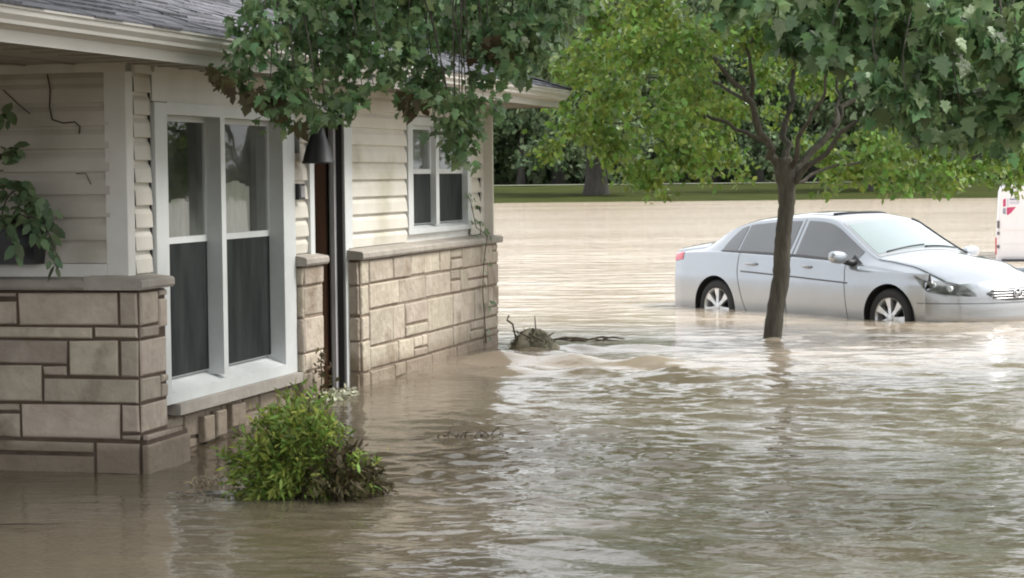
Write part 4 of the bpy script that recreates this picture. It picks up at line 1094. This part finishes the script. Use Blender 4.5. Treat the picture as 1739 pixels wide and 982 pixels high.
BL = [(945, 245, 22), (970, 215, 30), (1010, 200, 42), (1060, 250, 45), (1095, 300, 32), (1120, 325, 16), (1040, 160, 50), (1120, 200, 50), (1175, 240, 45), (1170, 150, 55), (1235, 190, 50), (1240, 262, 28), (1200, 290, 20),
      (1000, 110, 55), (1080, 80, 70), (1180, 60, 70), (1280, 50, 70), (1380, 50, 70), (1300, 125, 40), (1395, 130, 45), (1400, 255, 28), (1410, 300, 18), (1450, 285, 32), (1500, 308, 22), (1555, 300, 28), (1610, 300, 28), (1670, 290, 28),
      (1560, 240, 50), (1650, 220, 50), (1725, 300, 24), (1480, 240, 40), (1090, 20, 60), (1000, 30, 50), (1480, 60, 70), (1580, 60, 70), (1680, 80, 70), (1320, 190, 22), (1360, 235, 16), (1140, 280, 30), (925, 265, 12), (960, 180, 25), (1700, 180, 60), (1760, 250, 60), (1480, 290, 26), (1530, 290, 26), (1585, 295, 26), (1640, 285, 30), (1700, 282, 24), (1430, 280, 24), (1500, 255, 34), (1600, 258, 34), (1690, 255, 34), (1545, 320, 12), (1400, 322, 10), (1600, 312, 14), (1110, 310, 26), (1150, 270, 34), (1195, 262, 30), (1060, 290, 24), (1260, 300, 16)]
bl = []
for (x, y, r) in BL:
    for q in range(2):
        dY = r5.uniform(-1.3, 1.7) if not (1215 < x < 1480 and y > 90) else r5.uniform(.5, 1.8); p = px(x + r5.normal() * r * .2, y + r5.normal() * r * .15, ty + dY); bl.append((*rel(p), r * k_ * 1.02))
for i in range(60):     # the part of the crown above the picture
    an = r5.rand() * 6.28; q = math.sqrt(r5.rand()) * 3.0; h = r5.rand()
    bl.append((.8 + q * math.cos(an) * (1 - .5 * h), q * math.sin(an) * (1 - .5 * h) * .8, 3.2 + 3.0 * h, .42))
P, T_, N_, S_ = blob_leaves(bl, 520, .068, np.random.RandomState(2), .6)
leaf_obj('crown', P, T_, N_, S_, LOBED, M['leaf_lime'], tree, .25)

LEAFR = [(0, 0), (-.06, .16), (.02, .40), (.22, .38), (.34, .52), (.52, .40), (.66, .30), (.84, .16), (1.02, 0)]
LEAFR = LEAFR + [(x, -y) for x, y in LEAFR[-2:0:-1]]
MAPLE2 = [(0, 0), (-.10, .22), (.02, .27), (.0, .46), (.16, .40), (.30, .30), (.40, .52), (.52, .46), (.60, .24), (.74, .22), (.86, .12), (1.04, 0)]
MAPLE2 = MAPLE2 + [(x, -y) for x, y in MAPLE2[-2:0:-1]]
# --- big maple whose trunk stands just outside the picture; its boughs hang into it
mt = empty('maple_tree', (4.3, 10.6, -.45)); tag(mt, 'large dark green maple whose boughs hang over the house corner and the right side', 'tree')
mb0 = Vector(mt.location)
def relm(p): return Vector(p) - mb0
a = MB(); q = wob((0, 0, -.4), (-.25, .3, 4.0), 8, .06, r5); a.tube(q, [.36, .31, .28, .27, .26, .25, .24, .23, .22], 16); a.build('trunk', M['bark'], mt)
GL = [(440, 60, 46), (520, 55, 58), (600, 60, 58), (680, 60, 58), (760, 55, 52), (835, 50, 48), (432, 112, 26), (500, 125, 42), (580, 118, 44), (655, 105, 38), (735, 125, 40), (505, 180, 20), (478, 160, 22), (700, 168, 22), (765, 190, 26),
      (775, 232, 24), (785, 262, 14), (392, 128, 16), (555, 172, 18), (615, 160, 16), (845, 95, 38), (900, 50, 42), (830, 140, 22), (430, 15, 26), (500, -5, 50), (600, -10, 60), (700, -10, 60), (800, -10, 55), (900, -20, 60), (470, 200, 10), (540, 205, 12), (745, 160, 20), (980, 0, 45), (795, 205, 14), (420, 160, 12), (458, 175, 12), (770, 215, 24), (782, 248, 18), (800, 220, 16), (760, 175, 26), (800, 170, 22), (560, 192, 16), (590, 178, 18), (530, 195, 16), (640, 150, 18), (840, 175, 14), (860, 130, 24), (900, 90, 26), (870, 60, 40), (940, 40, 34)]
GR = [(1450, 55, 55), (1520, 40, 62), (1600, 60, 62), (1680, 60, 62), (1735, 100, 55), (1560, 125, 50), (1640, 150, 52), (1710, 180, 52), (1545, 172, 34), (1505, 200, 20), (1560, 210, 24), (1640, 200, 38), (1725, 200, 34), (1600, 228, 18), (1690, 228, 16), (1405, 80, 34),
      (1350, 45, 42), (1485, 140, 28), (1400, -10, 60), (1500, -20, 60), (1600, -20, 60), (1700, -10, 60), (1780, 60, 60), (1780, 170, 50), (1300, 10, 36), (1240, -10, 40)]
bl = []; tips = []
for (x, y, r) in GL:
    for q in range(2):
        Yd = 11.6 + (x - 400) / 500 * 1.2 + r5.uniform(-.35, .35); p = px(x + r5.normal() * r * .12, y - 3 + r5.normal() * r * .12, Yd); bl.append((*relm(p), r * Yd / F_PX * .95))
    tips.append((relm(px(x, y, Yd)), 0))
for (x, y, r) in GR:
    for q in range(2):
        Yd = 8.9 + r5.uniform(-.6, .6); p = px(x + r5.normal() * r * .12, y + r5.normal() * r * .12, Yd); bl.append((*relm(p), r * Yd / F_PX * .95))
    tips.append((relm(px(x, y, Yd)), 1))
P, T_, N_, S_ = blob_leaves(bl[:len(GL) * 2], 640, .056, np.random.RandomState(3), .9)
leaf_obj('crown', P, T_, N_, S_, MAPLE2, M['leaf_dark'], mt, .45)
P, T_, N_, S_ = blob_leaves(bl[len(GL) * 2:], 1100, .060, np.random.RandomState(4), .9)
leaf_obj('crown', P, T_, N_, S_, MAPLE2, M['leaf_dark'], mt, .45)
up = []
for i in range(48):
    an = r5.rand() * 6.28; qd = math.sqrt(r5.rand()) * 4.8; h = r5.rand()
    up.append((-1.6 + qd * math.cos(an), .4 + qd * .75 * math.sin(an), 4.4 + .3 * qd * .2 + 4.2 * h * (1 - qd / 6.5), .62))
P, T_, N_, S_ = blob_leaves(up, 70, .17, np.random.RandomState(6), .5)
leaf_obj('crown', P, T_, N_, S_, MAPLE2, M['leaf_dark'], mt, .45)
heads = [Vector((-.25, .3, 3.9)) for _ in range(2)]
main = {0: [(-.25, .3, 3.7), (-1.6, .8, 4.1), (-3.2, 1.1, 4.0), (-4.6, 1.2, 3.7), (-5.8, 1.1, 3.25)], 1: [(-.2, .2, 3.4), (-.5, -.6, 3.7), (-1.0, -1.2, 3.7), (-1.9, -1.6, 3.5), (-2.9, -1.6, 3.3)]}
for g, cp in main.items():
    a = MB(); cp = [Vector(c) for c in cp]; a.tube(cp, [.14, .11, .08, .055, .03], 10); a.build('bough', M['bark'], mt)
    tw = MB()
    for tpv, gg in tips:
        if gg != g: continue
        s_ = min((c for i in range(len(cp) - 1) for c in [cp[i].lerp(cp[i + 1], f) for f in (0, .25, .5, .75)]), key=lambda c: (c - tpv).length + .3 * abs(c.x - tpv.x))
        mid = s_.lerp(tpv, .5) + Vector((0, 0, .18)); q = []
        for i in range(8):
            u = i / 7; q.append((1 - u) ** 2 * s_ + 2 * u * (1 - u) * mid + u * u * tpv + Vector((r5.normal(), r5.normal(), r5.normal())) * .012)
        tw.tube(q, [.009 * (1 - .75 * i / 7) for i in range(8)], 5)
    tw.build('twigs', M['bark'], mt)
# withered leaf tips at the left end of the bough
P = []; T_ = []; N_ = []; S_ = []
for (x, y, n, s_) in ((372, 120, 10, 16), (395, 150, 8, 12), (430, 150, 12, 16), (432, 172, 8, 10), (470, 165, 8, 10), (476, 185, 6, 8), (830, 60, 14, 30), (860, 90, 10, 20), (690, 165, 10, 14), (712, 178, 10, 12), (510, 215, 8, 10)):
    for k in range((n + 1) // 2):
        p = relm(px(x + r5.normal() * s_ * .6, y + r5.normal() * s_ * .6, 11.5 + max(0, x - 400) / 500 * 1.0)); P.append(tuple(p)); T_.append((r5.normal() * .3, r5.normal() * .3, -1)); N_.append((r5.normal(), -1, r5.normal())); S_.append(r5.uniform(.06, .10))
leaf_obj('withered_leaves', np.array(P), np.array(T_), np.array(N_), np.array(S_), MAPLE, M['leaf_brown'], mt, .5)

# --- shrub in front of the house
shb = empty('green_shrub', px(530, 850, 10.85)); tag(shb, 'bright green feathery shrub half drowned in front of the big window', 'shrub')
sb0 = Vector(shb.location); sb0z = sb0.z
P = []; T_ = []; N_ = []; S_ = []; st = MB(); PB = []; TB = []; NB = []; SB_ = []
r6 = np.random.RandomState(12)
for i in range(160):
    an = r6.uniform(0, 6.28); rx = r6.rand() ** .5; side = math.cos(an) * rx
    tip = np.array([side * .42 - .03, math.sin(an) * rx * .28, 0])
    tip[2] = r6.uniform(.05, 1) * (.60 - .30 * abs(side + .0) - .22 * max(0, side)) + .02
    root_ = np.array([tip[0] * .35 + .02, tip[1] * .3, -.10]); brown = (side > .05 and tip[2] < .33 and r6.rand() < .6) or (side > .5 and r6.rand() < .35)
    if side < -.2 and tip[2] < .25: tip[2] *= 1.1
    ctrl = root_ * .5 + tip * .5 + np.array([0, 0, .14]); q = []
    for k in range(12):
        u = k / 11; q.append((1 - u) ** 2 * root_ + 2 * u * (1 - u) * ctrl + u * u * (tip + np.array([0, 0, -.03])))
    st.tube([tuple(v) for v in q], [.004 * (1 - .7 * k / 11) for k in range(12)], 4)
    for k in range(4, 12):
        d_ = q[k] - q[k - 1]; d_ = d_ / np.linalg.norm(d_)
        for j in range(9):
            t_ = d_ + r6.normal(size=3) * .75 + np.array([0, 0, -.15]); nn = r6.normal(size=3) + np.array([0, -.3, .8])
            p = q[k] + r6.normal(size=3) * .018; s_ = r6.uniform(.025, .06)
            (PB if brown else P).append(p); (TB if brown else T_).append(t_); (NB if brown else N_).append(nn); (SB_ if brown else S_).append(s_)
st.build('stem', M['twig'], shb)
BL2 = [(0, 0), (.3, .14), (.7, .12), (1, 0), (.7, -.12), (.3, -.14)]
leaf_obj('foliage', np.array(P), np.array(T_), np.array(N_), np.array(S_), BL2, M['leaf_shrub'], shb, .35)
leaf_obj('withered_foliage', np.array(PB), np.array(TB), np.array(NB), np.array(SB_), BL2, M['leaf_brown'], shb, .35)

def stalks(name, label, cat, loc, n, spread, hmax, m, seed, flat=.5):
    r = np.random.RandomState(seed); e = empty(name, loc); tag(e, label, cat)
    a = MB()
    for i in range(n):
        b = np.array([r.normal() * spread, r.normal() * spread * .6, -.03]); an = r.uniform(0, 6.28); l = r.uniform(.4, 1) * hmax
        c = b + np.array([math.cos(an) * l * .5, math.sin(an) * l * .3, l * .9 * r.uniform(.3, 1)]); d = c + np.array([math.cos(an) * l * .5, math.sin(an) * l * .3, -l * .5 * r.rand()])
        q = [tuple((1 - u) ** 2 * b + 2 * u * (1 - u) * c + u * u * d) for u in np.linspace(0, 1, 8)]
        a.tube(q, [.0045 * (1 - .5 * u) for u in np.linspace(0, 1, 8)], 4)
    a.build('stalks', m, e); return e
stalks('dry_weeds', 'pale dry weed stalks beside the near stone corner', 'weeds', (-1.60, 11.3, .01), 26, .07, .14, M['straw'], 3)
stalks('dry_weeds', 'thin twigs poking out of the brown water right of the shrub', 'weeds', (px(790, 712, 13.2)[0], 13.2, .03), 22, .13, .10, M['twig'], 5)
stalks('dry_weeds', 'pale reeds drooping into the water at the left foot of the shrub', 'weeds', (px(365, 850, 10.9)[0], 10.75, 0), 18, .06, .13, M['straw'], 8)
for kx, ky, lab in ((320, 842, 'dry leaf floating just left of the weeds by the stone corner'), (50, 896, 'thin twig floating at the far left edge')):
    p = px(kx, ky, 1); d = Vector(p) - Vector((0, 0, EYE)); t = -EYE / d.z; p = Vector((0, 0, EYE)) + d * t
    e = empty('floating_leaf' if kx > 100 else 'floating_twig', (p.x, p.y, .012)); tag(e, lab, 'leaf' if kx > 100 else 'twig')
    a = MB(); l = .035 if kx > 100 else .14
    a.tube([(-l, .02, 0), (-l * .3, .0, .006), (l * .4, .0, .004), (l, .03, .0)], [.003, .006 if kx > 100 else .004, .006 if kx > 100 else .004, .002], 6); a.build('blade' if kx > 100 else 'stick', M['straw'] if kx > 100 else M['twig'], e)
# flowers / scum caught on the door step
e = empty('step_scum', HW(.05, 3.05, .09), -HA); tag(e, 'pale foam and scum caught against the doorway step behind the shrub', 'foam')
r7 = np.random.RandomState(3); P = r7.normal(size=(260, 3)).clip(-1.8, 1.8) * np.array([.05, .16, .014]) + np.array([0, 0, .02]); T_ = r7.normal(size=(260, 3)); N_ = r7.normal(size=(260, 3)) * .5 + np.array([0, -.3, 1])
leaf_obj('foam', P, T_, N_, r7.uniform(.02, .05, 260), OVAL, M['foam'], e, .4)
wd = empty('weed_tuft', HW(.02, 2.85, .1), -HA); tag(wd, 'small green weed climbing the narrow stone pier by the door', 'weed')
P = []; 
for i in range(120):
    h = r7.rand() ** 1.6; P.append((.02 + r7.normal() * .02, r7.normal() * (.12 - .08 * h), h * .36 - .03))
P = np.array(P); leaf_obj('leaves', P, r7.normal(size=P.shape) + np.array([.5, 0, .3]), r7.normal(size=P.shape) + np.array([.6, -.5, .6]), r7.uniform(.02, .05, len(P)), OVAL, M['leaf_brown'], wd, .3)
a = MB(); a.tube([(.0, 0, -.1), (.01, .02, .1), (.02, -.01, .33)], .004, 5); a.build('stem', M['twig'], wd)

# debris clump caught at the end of the house
db = empty('debris_clump', (.17, 18.45, .09)); db.scale = (.98, .98, 1.28); tag(db, 'matted clump of branches and grass snagged in the current off the end of the house', 'debris')
a = MB(); vs = []; fs = []; nu, nv = 16, 28
for i in range(nu + 1):
    th = PI * .5 * i / nu
    for j in range(nv):
        ph = 2 * PI * j / nv; r_ = 1 + .16 * math.sin(3 * ph + 2) + .10 * math.sin(7 * ph + th * 5) + .08 * math.sin(13 * ph)
        vs.append((.21 * math.cos(ph) * math.cos(th) * r_, .15 * math.sin(ph) * math.cos(th) * r_, -.03 + .17 * math.sin(th) * (1 + .15 * math.sin(5 * ph))))
for i in range(nu):
    for j in range(nv): fs.append((i * nv + j, i * nv + (j + 1) % nv, (i + 1) * nv + (j + 1) % nv, (i + 1) * nv + j))
a.add(vs, fs, 0, True); a.build('mat', M['debris'], db)
r8 = np.random.RandomState(31); a = MB()
for i in range(12):
    an = r8.uniform(0, 6.28); c = Vector((math.cos(an) * .17 * r8.rand(), math.sin(an) * .12 * r8.rand(), .04 + .09 * r8.rand())); d = Vector((r8.normal(), r8.normal() * .5, r8.normal() * .35)).normalized() * r8.uniform(.06, .2)
    a.tube([tuple(c - d), tuple(c + Vector((0, 0, .02))), tuple(c + d)], [.004, .007, .003], 5)
a.tube([(-.14, 0, .08), (-.17, 0, .19), (-.22, 0, .22), (-.20, 0, .25)], .008, 5)
a.build('branches', M['twig'], db)
n = 1500; d = r8.normal(size=(n, 3)); d /= np.linalg.norm(d, axis=1)[:, None]; d[:, 2] = np.abs(d[:, 2]); P = d * np.array([.21, .15, .15]) * r8.uniform(.88, 1.03, (n, 1))
leaf_obj('leaves', P, r8.normal(size=(n, 3)) + np.array([.6, 0, -.4]), d + r8.normal(size=(n, 3)) * .5, r8.uniform(.02, .05, n), BLADE, M['debris'], db, .3)
ex = empty('drift_twigs', (.62, 19.3, .12)); tag(ex, 'dark twigs trailing on the water behind the debris clump', 'twigs')
a = MB()
for i in range(12):
    c = Vector((r8.normal() * .16, r8.normal() * .12, .015)); dd = Vector((r8.uniform(.05, .14), r8.normal() * .03, .0)); a.tube([tuple(c - dd), tuple(c + Vector((0, 0, .012))), tuple(c + dd)], [.004, .009, .004], 5)
a.build('sticks', M['twig'], ex)

# --- far bank: individual trees, one wood behind them
def far_tree(seed, h, cw, tr, name, label, shrubby=False):
    r = np.random.RandomState(seed); e = empty(name, (0, 0, 0)); tag(e, label, 'tree')
    a = MB(); q = wob((0, 0, -.6), (r.normal() * .4, 0, h * .62), 7, .12, r)
    a.tube(q, [tr * (1.35 if i == 0 else 1 - .09 * i) for i in range(8)], 12); a.build('trunk', M['bark_far'], e)
    bl_ = []
    for i in range(46):
        an = r.rand() * 6.28; z = h * (.30 + .70 * r.rand()); env = math.sin(min(1, max(0, (z / h - .22) / .78)) * PI) ** .5 * cw
        q_ = env * math.sqrt(r.rand()); bl_.append((q_ * math.cos(an), q_ * math.sin(an) * .8, z, r.uniform(.7, 1.35) * cw * .28))
    for i in range(16): an = r.rand() * 6.28; bl_.append((cw * .9 * math.cos(an) * r.uniform(.5, 1), cw * .7 * math.sin(an), h * r.uniform(.12, .32), cw * .20))
    a = MB()
    for i in range(0, 40, 4):
        b = bl_[i]; a.tube([(0, 0, h * .28 + .02 * i), (b[0] * .5, b[1] * .5, (h * .35 + b[2]) / 2), b[:3]], [tr * .35, tr * .2, tr * .07], 6)
    a.build('branch', M['bark_far'], e)
    P, T1, N1, S1 = blob_leaves(bl_, 18, .42, r, .5, .8)
    leaf_obj('crown', P, T1, N1, S1, LOBED, M['leaf_far'], e, .3)
    return e
protos = [far_tree(41, 15, 5.0, .75, 'bank_tree', ''), far_tree(42, 13, 4.4, .35, 'bank_tree', ''), far_tree(43, 17, 5.5, .5, 'bank_tree', '')]
spots = [  # photo column, distance, prototype, scale, label
    (1012, 128, 0, 1.0, 'thick dark trunked tree nearest the water on the far bank'),
    (885, 165, 1, 1.0, 'thin trunked tree beyond the road just past the house end'),
    (948, 172, 2, 1.0, 'tree beyond the road between the house end and the thick trunk'),
    (1105, 168, 1, 1.1, 'tree beyond the road just right of the thick trunk'),
    (1210, 166, 2, 1.0, 'tree beyond the road left of the young tree'),
    (1290, 162, 1, .9, 'small dark tree beyond the road behind the young tree'),
    (1385, 170, 2, 1.05, 'tree beyond the road right of the young tree'),
    (1492, 131, 0, .85, 'thick trunked tree on the far bank above the car hood'),
    (1575, 168, 1, 1.15, 'tree beyond the road between the car hood and the van'),
    (1660, 160, 2, 1.0, 'tree beyond the road just left of the van'),
    (1745, 168, 1, 1.1, 'tree beyond the road above the van roof'),
    (820, 175, 2, 1.1, 'tree beyond the road half hidden by the end of the house'),
    (700, 170, 1, 1.2, 'tree behind the roof above the door'),
    (560, 172, 2, 1.2, 'tree behind the roof above the big window'),
    (1900, 150, 2, 1.1, 'tree on the far bank outside the right edge'), (2100, 140, 0, 1.0, 'tree on the far bank well outside the right edge'),
    (2400, 130, 2, 1.1, 'large tree on the far bank out of the picture at right')]
first = [True, True, True]
for i, (xp, Yd, k, sc, lab) in enumerate(spots):
    o = protos[k] if first[k] else copy_tree(protos[k]); first[k] = False
    p = px(xp, 300, Yd); z = .0 if Yd < 135 else .8
    if Yd < 135: z = .25
    o.location = (p[0], Yd, z); o.rotation_euler = (0, 0, i * 1.3); o.scale = (sc, sc, sc)
    tag(o, lab, 'tree', 'trees along the far bank')
# the wood behind
r = np.random.RandomState(77); bl = []
for i in range(330):
    x = r.uniform(-85, 85); z = r.uniform(.5, 19); bl.append((x, 190 + r.uniform(-8, 8) + z * .4, z + .8, r.uniform(2.2, 3.6)))
for i in range(120):
    x = r.uniform(-50, 60); bl.append((x, 176 + r.uniform(-3, 3), r.uniform(.9, 3.2), r.uniform(1.0, 2.0)))
P, T1, N1, S1 = blob_leaves(bl, 9, .85, r, .5, .8)
wo = leaf_obj('far_wood', P, T1, N1, S1, LOBED, M['leaf_far'], None, .3); tag(wo, 'dense dark woodland filling the view behind the bank trees', 'woodland', None, 'stuff')
